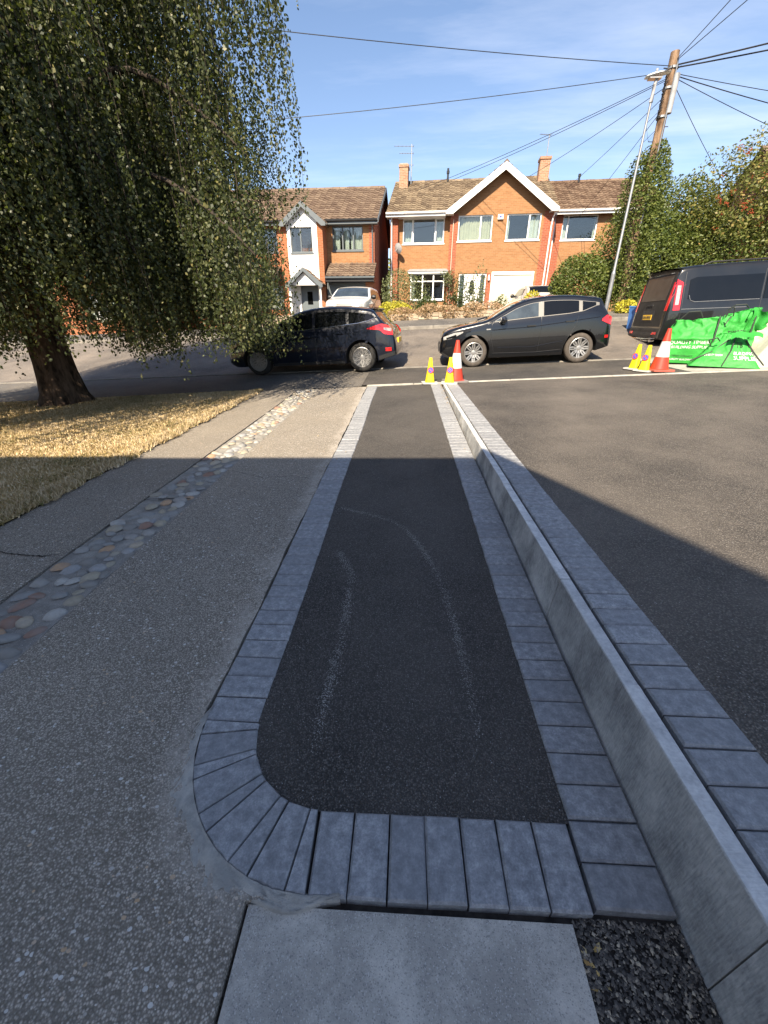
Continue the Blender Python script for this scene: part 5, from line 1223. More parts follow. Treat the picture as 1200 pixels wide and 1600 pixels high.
C = Car(3.9, 1.70, 1.46, 2.4, .8, .30,
    [(0, .5), (.04, .65), (.15, .80), (.5, .92), (.9, 1.0), (1.15, 1.05), (1.7, 1.34), (2.0, 1.43), (2.5, 1.46), (3.3, 1.40), (3.6, 1.30), (3.75, 1.10), (3.85, .9), (3.9, .5)],
    [(0, .70), (.06, .82), (.2, .90), (.5, .96), (1, 1), (3.2, 1), (3.6, .96), (3.85, .86), (3.9, .75)], [(1, .96), (3, 1.0), (3.9, .8)], tum=.40)
Sc = empty('silver_hatchback', (0, 0, 0), 0, 'silver hatchback by the cream garage door, mostly hidden behind the black hatchback', 'car')
C.body('body', paint_silver, Sc)
C.topstrip(Sc, 'windscreen', cglass2_m, (1.2, 1.95), lambda x: C.Wd(x, C.ze(x))-C.rc(x)*.6-.05); C.topstrip(Sc, 'rear_window', cglass_m, (3.45, 3.76), lambda x: C.Wd(x, C.ze(x))-C.rc(x)-.0)
C.strip(Sc, 'side_window', cglass_m, (1.45, 3.3), lambda x: 1.0, lambda x: min(1.34, C.ze(x)-.01), .008, 24, 4, (-1, 1))
for a in (-1, 1): C.endpanel(Sc, 'tail_light', red_m, min(a*.52, a*.72), max(a*.52, a*.72), .78, .98, False)
for sg in (-1, 1): mb = MB(); mb.lathe([(.0, -.11), (.07, -.09), (.095, 0), (.07, .08), (0, .11)], 12, (1.5, sg*(C.Wd(1.5, 1.0)+.10), 1.04), axis='y'); mb.build('door_mirror', black_m, Sc, smooth='auto')
C.wheels(Sc, lambda m, ri, h: spokes(m, ri, h, 5, .5, .05, .14))
Sc.rotation_euler = (0, 0, R(-92)); Sc.location = (6.5, 25.2, 1.42)

# ---------------------------------------------------------------- cones
def tallcone(x, y, rz, label, h=.73):
    z = G(x, y)+.006; o = empty('traffic_cone', (x, y, z), rz, label, 'traffic cone', 'red and white traffic cones'); r0, r1 = .155, .032
    rad = lambda t: r0+(r1-r0)*t
    mb = MB(); mb.lathe([(rad(0)+.03, .028), (rad(0), .04), (rad(.34), .34*h), (rad(.34)-.004, .34*h+.001)], 28); m9 = MB(); m9.lathe([(rad(.70)-.004, .70*h), (rad(.70), .70*h+.001), (rad(1), h), (rad(1)-.012, h+.004), (rad(1)-.016, h-.05), (0, h-.05)], 28); m9.build('cone_top', conered_m, o, smooth='auto'); mb.build('cone_body', conered_m, o, smooth='auto')
    mb = MB(); mb.lathe([(rad(.34)+.001, .34*h), (rad(.70)+.001, .70*h)], 28); mb.build('reflective_sleeve', conewhite_m, o, smooth='auto')
    mb = MB(); n = 24; mb.prism([((.225 if k % 6 else .215)*max(-.9, min(.9, 1.25*math.cos(2*math.pi*(k+.5)/n))), .225*max(-.9, min(.9, 1.25*math.sin(2*math.pi*(k+.5)/n)))) for k in range(n)], 0, .03); mb.build('cone_foot', plain('cone_foot_%d' % int(x*10), (.40, .10, .07) if x > 2 else (.20, .18, .17), .8), o)
def yellowcone(x, y, rz, label, tilt=0, h=.44):
    z = G(x, y)+.006; o = empty('no_waiting_cone', (x, y, z), rz, label, 'parking cone', 'yellow no waiting cones'); o.rotation_euler = (0, tilt, rz)
    def sec(t):
        a = .09+(.028-.09)*t**.92; b = .08+(.026-.085)*t; n = 16; P = []
        for k in range(n):
            q = 2*math.pi*k/n; c, s_ = math.cos(q), math.sin(q); P.append((a*math.copysign(abs(c)**.55, c), b*math.copysign(abs(s_)**.55, s_), .02+t*h))
        return P
    mb = MB(); n = 16; T = [0, .03, .2, .4, .6, .8, .95, 1]
    for t in T: mb.v += sec(t)
    for i in range(len(T)-1):
        for k in range(n): mb.f.append([i*n+k, i*n+(k+1) % n, (i+1)*n+(k+1) % n, (i+1)*n+k])
    mb.f.append(list(range((len(T)-1)*n, len(T)*n))); mb.m = [0]*len(mb.f); mb.r = [0.]*len(mb.f); mb.build('cone_body', yellow_m, o, smooth='auto')
    mb = MB(); mb.prism([(-.15, -.12), (-.13, -.14), (.13, -.14), (.15, -.12), (.15, .12), (.13, .14), (-.13, .14), (-.15, .12)], 0, .022); mb.build('cone_foot', plain('grey_cone_foot_%d' % int(x*100), (.42, .41, .39), .8), o)
    zc = .245; sl = math.atan((.085-.026)/h); yb = -(.085+(.026-.085)*((zc-.02)/h))-.004
    mb = MB(); n = 22
    def P(r, a, e): return (r*math.cos(a), yb - e + (r*math.sin(a))*math.sin(sl), zc + r*math.sin(a)*math.cos(sl))
    mb.add([P(.056, 2*math.pi*k/n, 0) for k in range(n)]+[P(.056, 2*math.pi*k/n, .004) for k in range(n)], [list(range(n, 2*n))]+[(k, (k+1) % n, n+(k+1) % n, n+k) for k in range(n)]); d = mb.build('no_waiting_disc', red_m2, o)
    mb = MB(); mb.add([P(.045, 2*math.pi*k/n, .006) for k in range(n)], [list(range(n))]); mb.build('disc_centre', blue_m, d)
    mb = MB(); a = R(-45); c, s_ = math.cos(a), math.sin(a); 
    q = [(-.05, -.006), (.05, -.006), (.05, .006), (-.05, .006)]
    mb.add([P(math.hypot(u*c-v*s_, u*s_+v*c), math.atan2(u*s_+v*c, u*c-v*s_), .008) for u, v in q], [(0, 1, 2, 3)]); mb.build('disc_bar', red_m2, d)
red_m2 = plain('red_sign_face', (.60, .04, .04), .4, var=.05)
yellowcone(.50, 8.02, R(4), 'small yellow no waiting cone standing alone at the far end of the path')
yellowcone(.86, 7.90, R(-6), 'small yellow cone in front of the tall cone on the kerb end')
tallcone(.99, 8.10, .3, 'tall red and white traffic cone at the far end of the raised kerb')
yellowcone(4.55, 8.60, R(-58), 'small yellow no waiting cone furthest left of the trio by the green bags', tilt=.03)
yellowcone(4.58, 8.30, R(-50), 'small yellow no waiting cone in the middle of the trio by the green bags', tilt=.02)
tallcone(4.84, 8.27, .1, 'tall red and white traffic cone beside the green bags')

# ---------------------------------------------------------------- green bulk bags
from mathutils import noise as mn
def hashn(x, y, z, s_=0):
    v = Vector((x*3.1+s_*7, y*3.1, z*3.1)); a = mn.noise(v); w2 = Vector((x*5.5+s_*3+a*1.2, y*5.5, z*4.2)); r1 = 1-2.2*abs(mn.noise(w2)); r2 = 1-2.2*abs(mn.noise(w2*2.1+Vector((s_, 5, 1)))); return a*.7+r1*.55+r2*.3-.3
    return .5*(math.sin(x*9.1+s_)*math.sin(y*7.3+1.7*s_)*.7+math.sin(z*11.7+x*5.1+s_*2.3)*.6+math.sin((x+z*1.6)*19+s_+2*math.sin(z*7))*.5+math.sin((x*1.5-z)*27+y*9+s_+2*math.sin(x*9))*.45)
def bag(name, loc, rz, label, fn, text, w_=.82, h=.85, d=.8):
    o = empty(name, loc, rz, label, 'builders bag', 'green builders bags'); n = 30; mb = MB()
    U = lambda u: (u-.5)*w_
    mb.grid(lambda u, v: fn(U(u), -d/2, v*h), n, n); mb.grid(lambda u, v: fn(w_/2, -d/2+d*u, v*h), n, n); mb.grid(lambda u, v: fn(U(1-u), d/2, v*h), n, n); mb.grid(lambda u, v: fn(-w_/2, d/2-d*u, v*h), n, n)
    mb.grid(lambda u, v: fn(U(u), -d/2+d*v, h), n, n)
    b = mb.build('sack', bag_m, o, smooth=True)
    bm = bmesh.new(); bm.from_mesh(b.data); bmesh.ops.remove_doubles(bm, verts=bm.verts, dist=.0005); bmesh.ops.recalc_face_normals(bm, faces=bm.faces); bm.to_mesh(b.data); bm.free()
    for (s_, size, x, z, m, ww) in text:
        text_on(b, s_, size, m, None, None, 'lettering', ww, fn=lambda a, c, x=x, z=z: Vector(fn(x+a, -d/2, z+c)) + Vector((0, -.008, .002)))
    return o
def f1(x, y, z):
    t = z/.85; k = 1+.06*math.sin(t*math.pi) - .10*t**3; lean = .04*t
    b = hashn(x, y, z, 1.0)*(.014+.03*t+.05*sm(.5, .8, t)) - .05*math.exp(-((t-.56)/.05)**2)
    Y0 = y; y = y - .07*math.sin(math.pi*min(1, t))*(1-(2*x/.82)**2)*(1 if y < 0 else -1)
    X = x*k + lean*1.0 - .05*t*t + b*.5 + .02*math.sin(z*20+x*4)*t; Y = y*k*(1-.12*t) + b + .02*t
    Z = z*(.98 if t < 1 else .98) - .10*abs(x)*t**2*(1 if x < 0 else -.7) + .02*hashn(y, x, z, 3)*t
    if t > .98: Z -= .10*(1-(2*x/.9)**2)*(1-(2*y/.9)**2) + .02*hashn(x*2, y*2, 0, 5)
    return (X, Y, Z)
def f2(x, y, z):
    t = z/.95; k = 1-.42*t**1.4; b = hashn(x, y, z, 4.2)*(.024+.06*t)
    X = x*k+.16*t+b*.6; Y = y*k+b; Z = z*.96 + .12*t*x*1.3 + .035*hashn(y, x, z, 7)*t
    return (X, Y, Z)
def f3(x, y, z):
    t = z/.62; k = 1.14-.76*t**.85; b = hashn(x, y, z, 8.1)*(.02+.055*t)
    y = y - .08*math.sin(math.pi*min(1, t))*max(0, 1-(2*x/.86)**2)*(1 if y < 0 else -1); X = x*k*1.1 + .02*t + b*.6; Y = y*k+b; Z = z*.92 + .03*hashn(y, x, z, 2)*t - .05*t*abs(x)
    return (X, Y, Z)
def bagz(x, y): return G(x, y)+.004
b1 = bag('bulk_bag', (5.95, 9.30, bagz(5.95, 9.3)), R(-30), 'upright green builders bag nearest the red and white cone, tallest at its left', f1,
    [('QUALITY TIMBER', .085, -.06, .40, whiteink_m, .62), ('& BUILDING SUPPLIES', .075, -.06, .31, whiteink_m, .64), ('DEPOT COLLECT', .045, -.12, .14, strap_m, .36), ('QUALITY BUILDING SUPPLIES', .05, -.04, .07, whiteink_m, .6)])
b2 = bag('bulk_bag', (6.55, 9.25, bagz(6.5, 9.25)), R(-34), 'sagging green builders bag behind the slumped one, its open top drooping to the right', f2,
    [('TIMBER', .10, .05, .56, strap_m, .36), ('SUPPLIES', .06, .05, .42, strap_m, .22)], w_=.85, h=.95, d=.8)
b3 = bag('bulk_bag', (6.20, 8.62, bagz(6.2, 8.6)), R(-30), 'low slumped green builders bag in front of the other two', f3,
    [('BUILDING', .085, .28, .26, whiteink_m, .32), ('SUPPLIES', .10, .30, .17, whiteink_m, .36), ('TB', .14, .20, .40, strap_m, .16), ('QUALITY TIMBER', .05, -.22, .22, whiteink_m, .3)], w_=.86, h=.62, d=.8)
def straps(o, paths, fn=None, r=.011):
    for p in paths:
        P = [Vector(fn(*q)) + Vector((0, -.01, 0)) if fn else Vector(q) for q in p]; mb = MB(); Q = []
        for i in range(len(P)-1):
            for k in range(6): Q.append(P[i].lerp(P[i+1], k/6))
        Q.append(P[-1]); mb.tube(Q, r, 5); mb.build('strap', strap_m, o, smooth='auto')
straps(b1, [[(.28, -.45, .05), (.30, -.45, .4), (.36, -.45, .84)]], f1, .014); straps(b1, [[(-.30, -.30, .82), (-.20, -.34, .94), (-.02, -.36, .95), (.05, -.30, .84)], [(.40, -.3, .84), (.45, -.34, 1.02), (.50, -.30, 1.0), (.52, -.25, .86)]])
straps(b2, [[(-.30, -.4, .2), (-.28, -.4, .6), (-.30, -.4, .92)], [(.33, -.4, .45), (.34, -.4, .75), (.36, -.4, .95)]], f2, .014); straps(b2, [[(-.1, -.2, .95), (.0, -.26, 1.03), (.16, -.2, 1.04), (.22, -.1, .98)]])
straps(b3, [[(-.02, -.4, .02), (.06, -.4, .3), (.10, -.4, .58)], [(.50, -.4, .06), (.46, -.4, .3), (.40, -.4, .5)], [(-.50, -.4, .10), (-.30, -.4, .28), (-.1, -.4, .5)]], f3, .013); straps(b3, [[(-.28, -.34, .36), (-.34, -.42, .46), (-.22, -.42, .50), (-.16, -.34, .44)]])
mb = MB()     # folded lip on the slumped bag and the drooping open flap on the sagging one
mb.grid(lambda u, v: (-.02+.44*u, -.34-.10*v+.02*math.sin(u*5), .56+.02*math.sin(u*9)-.09*v*(1-u*.3)+.05*math.sin(u*3.1)), 14, 5); mb.build('folded_lip', bag_m, b3, smooth=True)
mb = MB(); mb.grid(lambda u, v: (.28+.30*u+.03*math.sin(v*6), -.36+.06*math.sin(u*6)+.05*v, .98-.10*u-(.50*v)*(1-.55*u)+.02*math.sin(u*9+v*4)), 12, 12); mb.build('open_flap', bag_m, b2, smooth=True)
# pale sloping rendered slab leaning at the right edge and a clear sack behind it
mb = MB(); mb.prism([(6.95, 0), (7.75, 1.28), (8.9, 1.40), (8.9, 0)], 8.15, 8.30, axis='y')
SL = empty('pale_sloping_wall_end', (0, 0, 0), 0, 'pale concrete wall end with a sloping edge right of the green bags', 'wall'); mb2 = MB(); mb2.prism([(0, 0), (.62, 1.16), (.72, 1.22), (2.3, 1.26), (2.3, 0)], 0, .22, axis='y'); w1 = mb2.build('wall_face', concrete('pale_render', (.46, .44, .36), (.62, .60, .50), 3), SL); SL.location = (6.42, 8.22, G(6.45, 8.2)); SL.rotation_euler = (0, 0, R(-4))
mb2 = MB(); mb2.box(-.02, 2.3, -.03, .25, -.04, .0); mb2.build('wall_base', kerb_light, SL)
def sack(x, y, r, h, label):
    bm = bmesh.new(); bmesh.ops.create_icosphere(bm, subdivisions=4, radius=1)
    for v in bm.verts:
        p = v.co.copy(); k = 1+.10*hashn(p.x*.8, p.y*.8, p.z*.8, 3)*.6+.05*hashn(p.x*2, p.y*2, p.z*2, 1); v.co = Vector((p.x*k*r, p.y*k*r*.8, max(0, (p.z+.6))*k*h/1.6))
    for f in bm.faces: f.smooth = True
    me = bpy.data.meshes.new('rubble_sack'); bm.to_mesh(me); bm.free(); me.materials.append(plain('cloudy_polythene', (.42, .38, .31), .35, var=.35, scale=9)); o = lk(bpy.data.objects.new('rubble_sack', me)); o.location = (x, y, G(x, y)); tag(o, label, 'rubble sack')
sack(7.2, 9.4, .5, .8, 'crumpled pale polythene sack between the green bags and the sloping wall')
# ---------------------------------------------------------------- lamp, pole, wires
LP = empty('street_lamp', (7.42, 16.95, G(7.4, 17)+.06), 0, 'tall thin galvanised street lamp standing before the hedge', 'street lamp')
mb = MB(); mb.tube([(0, 0, 0), (0, 0, 1.3)], .07, 12); mb.tube([(0, 0, 1.3), (0, 0, 1.4), (.02, 0, 5.9)], [.07, .045, .034], 12); mb.build('post', steel_m, LP, smooth='auto')
mb = MB(); mb.tube([(.02, 0, 5.85), (.02, 0, 6.25), (.06, 0, 6.42)], [.055, .05, .045], 10); mb.build('bracket', lead_m, LP, smooth='auto')
mb = MB()
def lamp_fn(u, v):
    x = -.30+.72*u; w_ = .15*math.sin(math.pi*min(1, .12+u*.80))**.6; return (x, -w_+2*w_*v, 6.42+.12*u+.07*math.sin(math.pi*v)*math.sin(math.pi*min(.95, u+.1)))
mb.grid(lamp_fn, 12, 8); mb.grid(lambda u, v: (lamp_fn(u, v)[0], lamp_fn(u, v)[1], 6.40+.12*u), 12, 8); mb.build('lamp_head', white_m, LP, smooth=True)
mb = MB(); mb.box(-.2, .16, -.10, .10, 6.37, 6.40); mb.build('lamp_lens', lens_m, LP); mb = MB(); mb.lathe([(.035, 0), (.035, .06), (0, .075)], 10, (.0, 0, 6.55)); mb.build('photocell', lens_m, LP, smooth='auto')
TP = empty('telegraph_pole', (8.35, 18.0, G(8.35, 18)), 0, 'weathered timber telegraph pole with cable box, ivy climbing its foot', 'telegraph pole')
PT = 8.95-TP.location.z
mb = MB(); P = [(.03*math.sin(k*.9), 0, PT*k/12) for k in range(13)]; mb.tube(P, [.17-.045*k/12 for k in range(13)], 14); mb.build('pole_shaft', pole_m, TP, smooth='auto')
mb = MB(); mb.tube([(.13, -.1, PT-.55), (.13, -.1, PT-1.5)], .10, 12); mb.build('cable_box', lead_m, TP, smooth='auto')
mb = MB()
for k in range(22):
    a = k*2.4; z = PT-.5-.05*k; mb.tube([(-.10-.10*math.sin(a)**2, -.12, z), (-.22, -.16-.03*math.cos(a), z-.08), (-.16, -.12, z-.2)], .014, 5)
for k in range(6): a = k*1.05; mb.tube([(.0, 0, PT-.30-.03*k), (.28*math.cos(a), .28*math.sin(a), PT-.28-.03*k)], .016, 5)
mb.build('cable_bracket', black_m, TP, smooth='auto')
mb = MB()
for z in (PT-.42, PT-.9, PT-1.6): mb.lathe([(.15, 0), (.165, .01), (.165, .06), (.15, .07)], 14, (0, 0, z))
mb.tube([(.05, -.15, PT-.2), (.05, -.18, PT-2.5), (.03, -.19, PT-4.6)], .022, 6); mb.build('cable_guard', steel_m, TP, smooth='auto')
mb = MB()
for k in range(7): mb.tube([((-1)**k*.12, -.02, PT-1.8-.38*k), ((-1)**k*.27, -.03, PT-1.8-.38*k)], .012, 5)
mb.tube([(-.12, 0, PT-1.4), (-.5, -.1, PT-1.75), (-.3, -.1, PT-2.2), (-.1, -.05, PT-1.9)], .008, 5); mb.tube([(-.12, 0, PT-1.9), (-.55, -.1, PT-2.3), (-.3, -.1, PT-2.75), (-.1, -.05, PT-2.5)], .008, 5); mb.build('step_peg', black_m, TP, smooth='auto')
top = Vector((8.38, 17.95, 8.95-.35))
camM = Matrix.Rotation(R(2.69), 3, 'Z') @ Matrix.Rotation(R(90-25.64), 3, 'X')
wires = [('to the birch side, upper', (-14, 12.5, 8.4), .35, 0, .010), ('to the birch side, lower', (-9.6, 17.0, 7.0), .3, -.12, .010),
 ('to the left end of the gabled house', (.55, 28.5, 8.0), .25, -.22, .010), ('beside it to the gabled house ridge', (1.35, 28.3, 8.05), .25, -.26, .010),
 ('to the right chimney of the gabled house', (5.9, 28.9, 8.2), .2, -.4, .010), ('to the set back house roof', (9.2, 30.5, 8.2), .15, -.6, .010), ('hanging straight to the set back house eaves', (9.3, 27.2, 6.3), .12, -.9, .010),
 ('overhead going up towards the viewer', (7.6, -3, 10.2), .3, .15, .011), ('overhead rising to the right of the pole', (11.2, 0, 10.4), .3, .12, .011),
 ('thick, to the upper right corner', (20, 11.5, 8.9), .3, .02, .022), ('thick, just below the upper right one', (20, 12.5, 8.75), .35, -.04, .020),
 ('leaving right, gently falling', (26, 22, 8.3), .4, -.16, .010), ('leaving right, second of the falling fan', (24, 22, 7.5), .4, -.2, .014), ('leaving right, third of the falling fan', (23, 23, 6.5), .4, -.24, .010), ('dropping steeply right behind the berry tree', (15.6, 24.0, 6.2), .25, -.3, .010)]
for nm, e, sag, dz, r in wires:
    a = top + Vector((0, 0, dz)); e = Vector(e); P = []
    for k in range(17): t = k/16; p = a.lerp(e, t); p.z -= sag*4*t*(1-t)*.5; P.append(p)
    mb = MB(); mb.tube(P, r, 5); tag(mb.build('overhead_wire', black_m), 'black telephone wire from the timber pole %s' % nm, 'wire', 'telephone wires fanning out from the pole')

# ---------------------------------------------------------------- plants
rg = np.random.default_rng(77)
def leaves(C, size, droop=.0, upn=.3, asp=.55):
    """diamond leaves at centres C; size array"""
    n = len(C); d = rg.normal(size=(n, 3)); d[:, 2] = d[:, 2]*.6 - droop; d /= np.linalg.norm(d, axis=1)[:, None]
    q = rg.normal(size=(n, 3)); q[:, 2] += upn; s_ = np.cross(d, q); s_ /= np.linalg.norm(s_, axis=1)[:, None]+1e-9
    L = size[:, None]; V = np.stack([C-d*L*.5, C+s_*L*asp*.5-d*L*.08, C+d*L*.5, C-s_*L*asp*.5-d*L*.08], 1); return V
def bush(name, c, r, n, size, m, label, cat='shrub', seed=1, lump=.25, shell=.45, group=None, kind=None, stems=6, zmin=0, parent=None):
    global rg; rg = np.random.default_rng(seed)
    o = parent or empty(name, (c[0], c[1], c[2]-r[2]), 0, label, cat, group)
    base_ = Vector((0, 0, 0)) if not parent else Vector(c)-parent.location-Vector((0, 0, r[2]))
    u = rg.normal(size=(n, 3)); u /= np.linalg.norm(u, axis=1)[:, None]
    K = rg.normal(size=(26, 3)); K /= np.linalg.norm(K, axis=1)[:, None]; amp = rg.uniform(-1, 1.1, 26)
    lum = (np.exp(-((1-u@K.T)*7))*amp).sum(1)
    rad = (shell+(1-shell)*rg.random(n)**.5)*(1+lump*lum)
    P = u*rad[:, None]*np.array(r) + np.array([0, 0, r[2]]) + np.array(base_)
    P = P[P[:, 2] > zmin+.03]; s_ = rg.uniform(size[0], size[1], len(P))
    np_mesh('foliage', leaves(P, s_), 4, m, np.clip(rg.random(len(P))*.75+.12*lum[:len(P)], 0.01, 1), o)
    mb = MB()
    for k in range(stems):
        a = rg.uniform(0, 6.28); q = rg.uniform(.2, .8); e = np.array([math.cos(a)*r[0]*q, math.sin(a)*r[1]*q, r[2]*rg.uniform(1.0, 1.6)])
        b_ = np.array(base_); mb.tube([tuple(b_+[e[0]*.1, e[1]*.1, 0]), tuple(b_+[e[0]*.45, e[1]*.45, e[2]*.5]), tuple(b_+e)], [.035*max(r)**.5, .02*max(r)**.5, .005], 5)
    if stems: mb.build('stem', twig_m, o, smooth='auto')
    return o
def gz(x, y): return G(x, y)+.05
def atg(x, y, rx, ry, rz): return (x, y, gz(x, y)+rz-.05)
# big hedge round the pole, ivy, berry tree
bush('hedge_bush', atg(7.3, 18.9, 1.45, 1.3, 1.1), (1.45, 1.3, 1.1), 15000, (.07, .13), bush_leaf, 'broad rounded green hedge bush behind the street lamp foot', seed=3)
bush('hedge_bush', atg(9.6, 19.2, 1.9, 1.5, 2.0), (1.9, 1.5, 2.0), 18000, (.07, .13), bush_leaf, 'tall green hedge bush behind the rear of the van', seed=4)
bush('hedge_bush', atg(12.1, 19.0, 2.0, 1.4, 1.55), (2.0, 1.4, 1.55), 20000, (.07, .13), bush_leaf, 'wide yellowish green hedge bush behind the van roof', seed=6)
bush('ivy_column', (8.45, 18.0, gz(8.4, 18)+2.65), (.78, .7, 2.7), 15000, (.06, .12), bush_leaf, 'dense ivy climbing the telegraph pole', 'ivy', seed=7, lump=.35)
bush('hedge_bush', atg(10.7, 19.6, 1.5, 1.3, 2.35), (1.5, 1.3, 2.35), 15000, (.07, .13), bush_leaf, 'tallest hedge bush, filling between the ivy clad pole and the berry tree', seed=5)
o = bush('low_green_shrub', atg(5.75, 20.6, .5, .4, .55), (.5, .4, .5), 2500, (.06, .11), yellow_leaf, 'small bright green shrub beside the dark gap right of the gabled house', seed=8)
bush('low_green_shrub', atg(8.1, 16.9, .35, .3, .25), (.38, .3, .25), 900, (.06, .10), yellow_leaf, 'low pale green plant at the pavement edge left of the van', seed=9)
RT = bush('berry_tree', (12.0, 18.6, gz(12, 18.6)+3.5), (1.6, 1.4, 1.8), 6500, (.07, .14), rowan_leaf, 'rowan tree with orange berries at the right edge above the van', 'tree', seed=10, lump=.5, shell=.2, stems=9)
bush('x', (13.4, 18.2, gz(13.4, 18)+3.2), (1.4, 1.4, 2.2), 7000, (.07, .14), rowan_leaf, '', seed=11, lump=.45, shell=.2, parent=RT, stems=5)
bush('x', (10.9, 18.7, gz(11, 18.6)+3.2), (.7, .7, .9), 1500, (.06, .12), rowan_leaf, '', seed=12, lump=.6, shell=.1, parent=RT, stems=3)
rgb = np.random.default_rng(5); mb = MB()
for _ in range(38):
    c = np.array([rgb.uniform(10.6, 14.3), rgb.uniform(16.9, 18.3), gz(13, 18)+rgb.uniform(1.8, 5.0)])-np.array(RT.location)
    for k in range(12):
        q = c+rgb.normal(0, .05, 3); s_ = .022; mb.add([(q[0]+a*s_, q[1]+b*s_, q[2]+d*s_) for a, b, d in ((1,0,0),(0,1,0),(-1,0,0),(0,-1,0),(0,0,1),(0,0,-1))], [(0,1,4),(1,2,4),(2,3,4),(3,0,4),(1,0,5),(2,1,5),(3,2,5),(0,3,5)])
mb.build('berry_clusters', berry_m, RT, kind='stuff')
# front garden of the gabled house
bush('grey_green_shrub', atg(-.15, 20.6, .85, .6, .95), (.9, .6, 1.0), 5000, (.05, .10), grey_leaf, 'tall feathery grey green shrub beside the left corner of the gabled house', seed=20, lump=.35)
bush('yellow_shrub', atg(-.35, 19.3, .78, .5, .42), (.82, .5, .45), 4500, (.05, .09), yellow_leaf, 'rounded bright yellow shrub left in the front garden', seed=21)
bush('dark_green_shrub', atg(.85, 19.4, .45, .4, .45), (.48, .4, .5), 2500, (.05, .09), darkbush_leaf, 'small dark green shrub right of the yellow shrub', seed=22)
bush('climbing_rose', atg(2.25, 20.2, .55, .4, .75), (.55, .4, .85), 1900, (.06, .11), darkbush_leaf, 'leggy rose bush before the bay window', seed=23, lump=.6, shell=.2)
bush('climbing_rose', atg(3.15, 20.6, .42, .35, .8), (.42, .35, .95), 1500, (.06, .11), grey_leaf, 'taller rose bush between bay window and front door', seed=24, lump=.6, shell=.2)
bush('climbing_rose', atg(4.2, 20.3, .4, .3, .5), (.4, .3, .55), 700, (.06, .11), grey_leaf, 'thin rose bush before the white front door', seed=25, lump=.6, shell=.2)
bush('dry_hydrangea', atg(3.6, 19.3, .75, .4, .32), (.8, .4, .35), 2600, (.05, .09), dry_leaf, 'brown dried hydrangea below the white front door', seed=26)
for i, (x, r, lb) in enumerate([(-.1, .62, 'straw coloured dry plants at the left end of the low stone wall'), (.9, .6, 'straw coloured dry plants second from the left over the low stone wall'), (1.8, .55, 'pinkish dry plants over the middle of the low stone wall'), (2.7, .5, 'sparse dry plants over the right part of the low stone wall')]):
    bush('dry_border_plant', atg(x, 18.75-.085*x, r, .35, .30), (r, .42, .33), 2600, (.04, .09), dry_leaf, lb, seed=30+i, group='dry plants along the low stone wall', stems=3)
bush('climber', (2.4, 25.9, gz(2.4, 26)+2.15), (.45, .3, .5), 600, (.06, .11), grey_leaf, 'wisps of climber on the brickwork above the bay window', 'climbing plant', seed=41, lump=.6, shell=.1, stems=3)
bush('left_garden_shrub', atg(-6.0, 20.5, .5, .4, .3), (.7, .4, .3), 1800, (.05, .09), grey_leaf, 'low grey green plants by the left stone wall', seed=42)
# distant greenery behind the houses
for i, (x, y, r, h) in enumerate([(-2.5, 52, 5, 3.2), (8, 60, 6, 4), (-14, 58, 6, 4), (20, 55, 6, 4.5), (-26, 55, 7, 4.5), (30, 50, 6, 4)]):
    bush('distant_tree', (x, y, G(x, y)+h), (r, 3.5, h), 5000, (.25, .5), bush_leaf, ['green tree seen through the slot between the two houses', 'far green tree hidden behind the gabled house', 'far tree behind the rendered bay house', 'far tree behind the set back house', 'far tree behind the far left house', 'far tree behind the right hand roofs'][i], 'tree', seed=50+i, stems=3)
bin_o = empty('blue_bin', (7.06, 14.0, G(7.06, 14)-.02), R(20), 'blue wheeled bin standing beyond the rear of the van', 'bin')
mb = MB(); mb.add([(-.22, -.25, 0), (.22, -.25, 0), (.22, .25, 0), (-.22, .25, 0), (-.28, -.32, .95), (.28, -.32, .95), (.28, .32, .95), (-.28, .32, .95)], [(3,2,1,0),(4,5,6,7),(0,1,5,4),(1,2,6,5),(2,3,7,6),(3,0,4,7)]); mb.build('bin_body', plain('blue_bin_plastic', (.05, .14, .36), .5), bin_o)
mb = MB(); mb.box(-.30, .30, -.34, .34, .952, 1.0); mb.tube([(-.25, .36, 1.0), (.25, .36, 1.0)], .02, 6); mb.build('lid', plain('blue_bin_lid', (.06, .18, .42), .5), bin_o); bin_o.scale = (.5, .5, .62)

# ---------------------------------------------------------------- the weeping birch
BT = empty('weeping_birch', (-6.60, 7.75, G(-6.6, 7.7)-.03), 0, 'large weeping birch whose hanging branches nearly touch the lawn', 'tree')
bl = BT.location
mb = MB(); tr = random.Random(2); path = [(0, 0, 0), (.0, 0, .25), (-.02, 0, .8), (-.05, .02, 1.6), (-.02, .0, 2.6), (.1, -.05, 3.8), (.2, -.1, 5.2), (.3, 0, 6.8), (.35, .1, 8.4)]; rad = [.46, .37, .31, .29, .26, .21, .15, .10, .04]
n = 26; vs = []
for i, (p, r) in enumerate(zip(path, rad)):
    for k in range(n):
        a = 2*math.pi*k/n; fl = 1+(.16*math.sin(5*a+.6)+.09*math.sin(9*a+p[2]*2))*(1.0 if i == 0 else .6 if i == 1 else .25)+tr.uniform(-.04, .04); vs.append((p[0]+r*fl*math.cos(a), p[1]+r*fl*math.sin(a), p[2]-(.04 if i == 0 else 0)))
mb.add(vs, [(i*n+k, i*n+(k+1) % n, (i+1)*n+(k+1) % n, (i+1)*n+k) for i in range(len(path)-1) for k in range(n)]); mb.build('trunk', bark_m, BT, smooth=True)
rgt = np.random.default_rng(31); limb = MB(); twig = MB(); LC = []; LV = []
def env(phi):      # reach of the crown by direction, metres from the trunk
    return 4.7 + .35*math.sin(phi*3+.5) + .25*math.sin(phi*5+2) - (.25 if math.sin(phi) > 0 else 0)
NB = 100
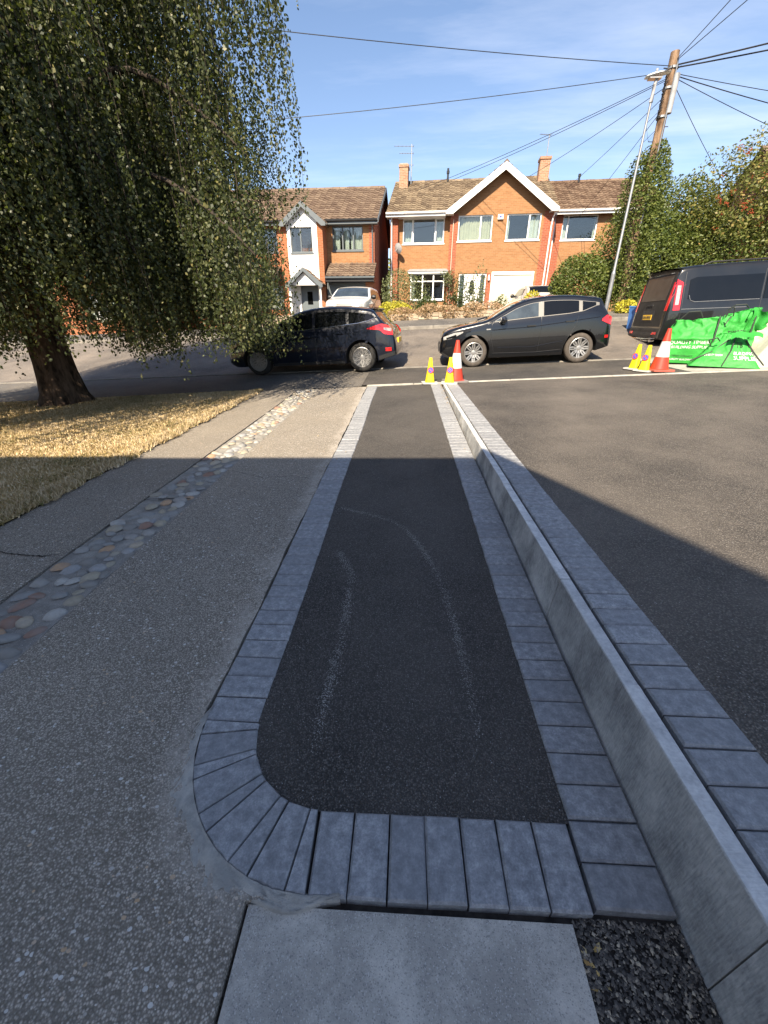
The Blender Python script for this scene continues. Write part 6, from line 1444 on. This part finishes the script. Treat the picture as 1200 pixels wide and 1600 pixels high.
for b_ in range(NB):
    phi = b_*2.39996 + rgt.uniform(-.2, .2); lvl = rgt.random(); t0 = .15+.8*lvl
    z0 = 1.8 + 5.8*lvl; rho = env(phi)*(1.0 - .30*max(0, lvl-.6)**1.2) * rgt.uniform(.62, 1.02); ha = z0 + rgt.uniform(.5, 1.3); he = max(1.5, z0 - rgt.uniform(.2, 1.6)*(1.2-lvl) - .5)
    if lvl < .3: ha = z0+1.6; he = z0+.3
    cx, cy = np.interp(z0, [p[2] for p in path], [p[0] for p in path]), np.interp(z0, [p[2] for p in path], [p[1] for p in path])
    pe_ = phi + .25*math.sin(b_)       # the street side of the crown is shorter, towards the parked car
    while rho > 1 and bl.x+cx+rho*math.cos(pe_) > -.262*(bl.y+cy+rho*math.sin(pe_))+(.12 if lvl > .35 else -.25): rho *= .96
    B = []
    for k in range(13):
        t = k/12; r = rho*t**.92; z = z0 + (ha-z0)*math.sin(min(1, t*1.5)*math.pi/2) + (he-ha)*max(0, (t-.45)/.55)**1.5; ph = phi + .25*math.sin(b_)*t
        B.append(np.array([cx+r*math.cos(ph), cy+r*math.sin(ph), z]))
    limb.tube([tuple(p) for p in B], [.055*(1-k/13)**.8+.006 for k in range(13)], 6)
    Bz = np.array(B)
    ns = int(135*(rho/4)*(1.1 if lvl > .3 else .9))
    for s_ in range(ns):
        t = .22+.78*rgt.random()**.65; k = t*12; i0 = min(11, int(k)); p = Bz[i0]+(Bz[i0+1]-Bz[i0])*(k-i0) + rgt.normal(0, .25, 3)*np.array([1, 1, .35])
        rr_ = math.hypot(p[0]-cx, p[1]-cy)
        low = 1.0 + .35*math.sin(p[0]*2.1+1)*math.cos(p[1]*1.7) + .30*rgt.random()
        if rr_ < 1.3: low += .7
        # beside the trunk on the lawn side the skirt is lifted a little
        L_ = min(rgt.uniform(.8, 3.6), p[2]-low)
        if L_ < .25: continue
        nl = int(L_/.028); tt = np.linspace(0, 1, nl); dr = rgt.normal(0, .10, 2); out = np.array([math.cos(phi), math.sin(phi)])*rgt.uniform(.0, .22)
        sway = np.sin(tt*rgt.uniform(2, 6)+rgt.uniform(0, 6))*.035
        X = p[0]+(out[0]*np.sqrt(tt)+dr[0]*tt)*L_**.5+sway; Y = p[1]+(out[1]*np.sqrt(tt)+dr[1]*tt)*L_**.5+sway*.6; Z = p[2]-L_*tt
        q = np.stack([X, Y, Z], 1)
        if s_ % 4 == 0: twig.tube([tuple(q[0]), tuple(q[nl//2]), tuple(q[-1])], [.005, .003, .0015], 3, cap=False)
        LC.append(q + rgt.normal(0, .026, q.shape)); LV.append(np.full(nl, rgt.normal(0, .10)))
limb.build('branches', twig_m, BT, smooth=True); twig.build('hanging_twigs', twig_m, BT)
LC = np.concatenate(LC); LV = np.concatenate(LV); rg = np.random.default_rng(3)
print('birch leaves', len(LC))
V_ = leaves(LC, rg.uniform(.034, .062, len(LC)), droop=1.1, upn=.0, asp=.68)
rnd = np.clip(rg.random(len(LC))**1.3*.8+.12+LV, .01, 1); y_ = rg.random(len(LC)) > .985; rnd[y_] = 1.
cr = np_mesh('crown', V_, 4, birch_leaf, rnd, BT)
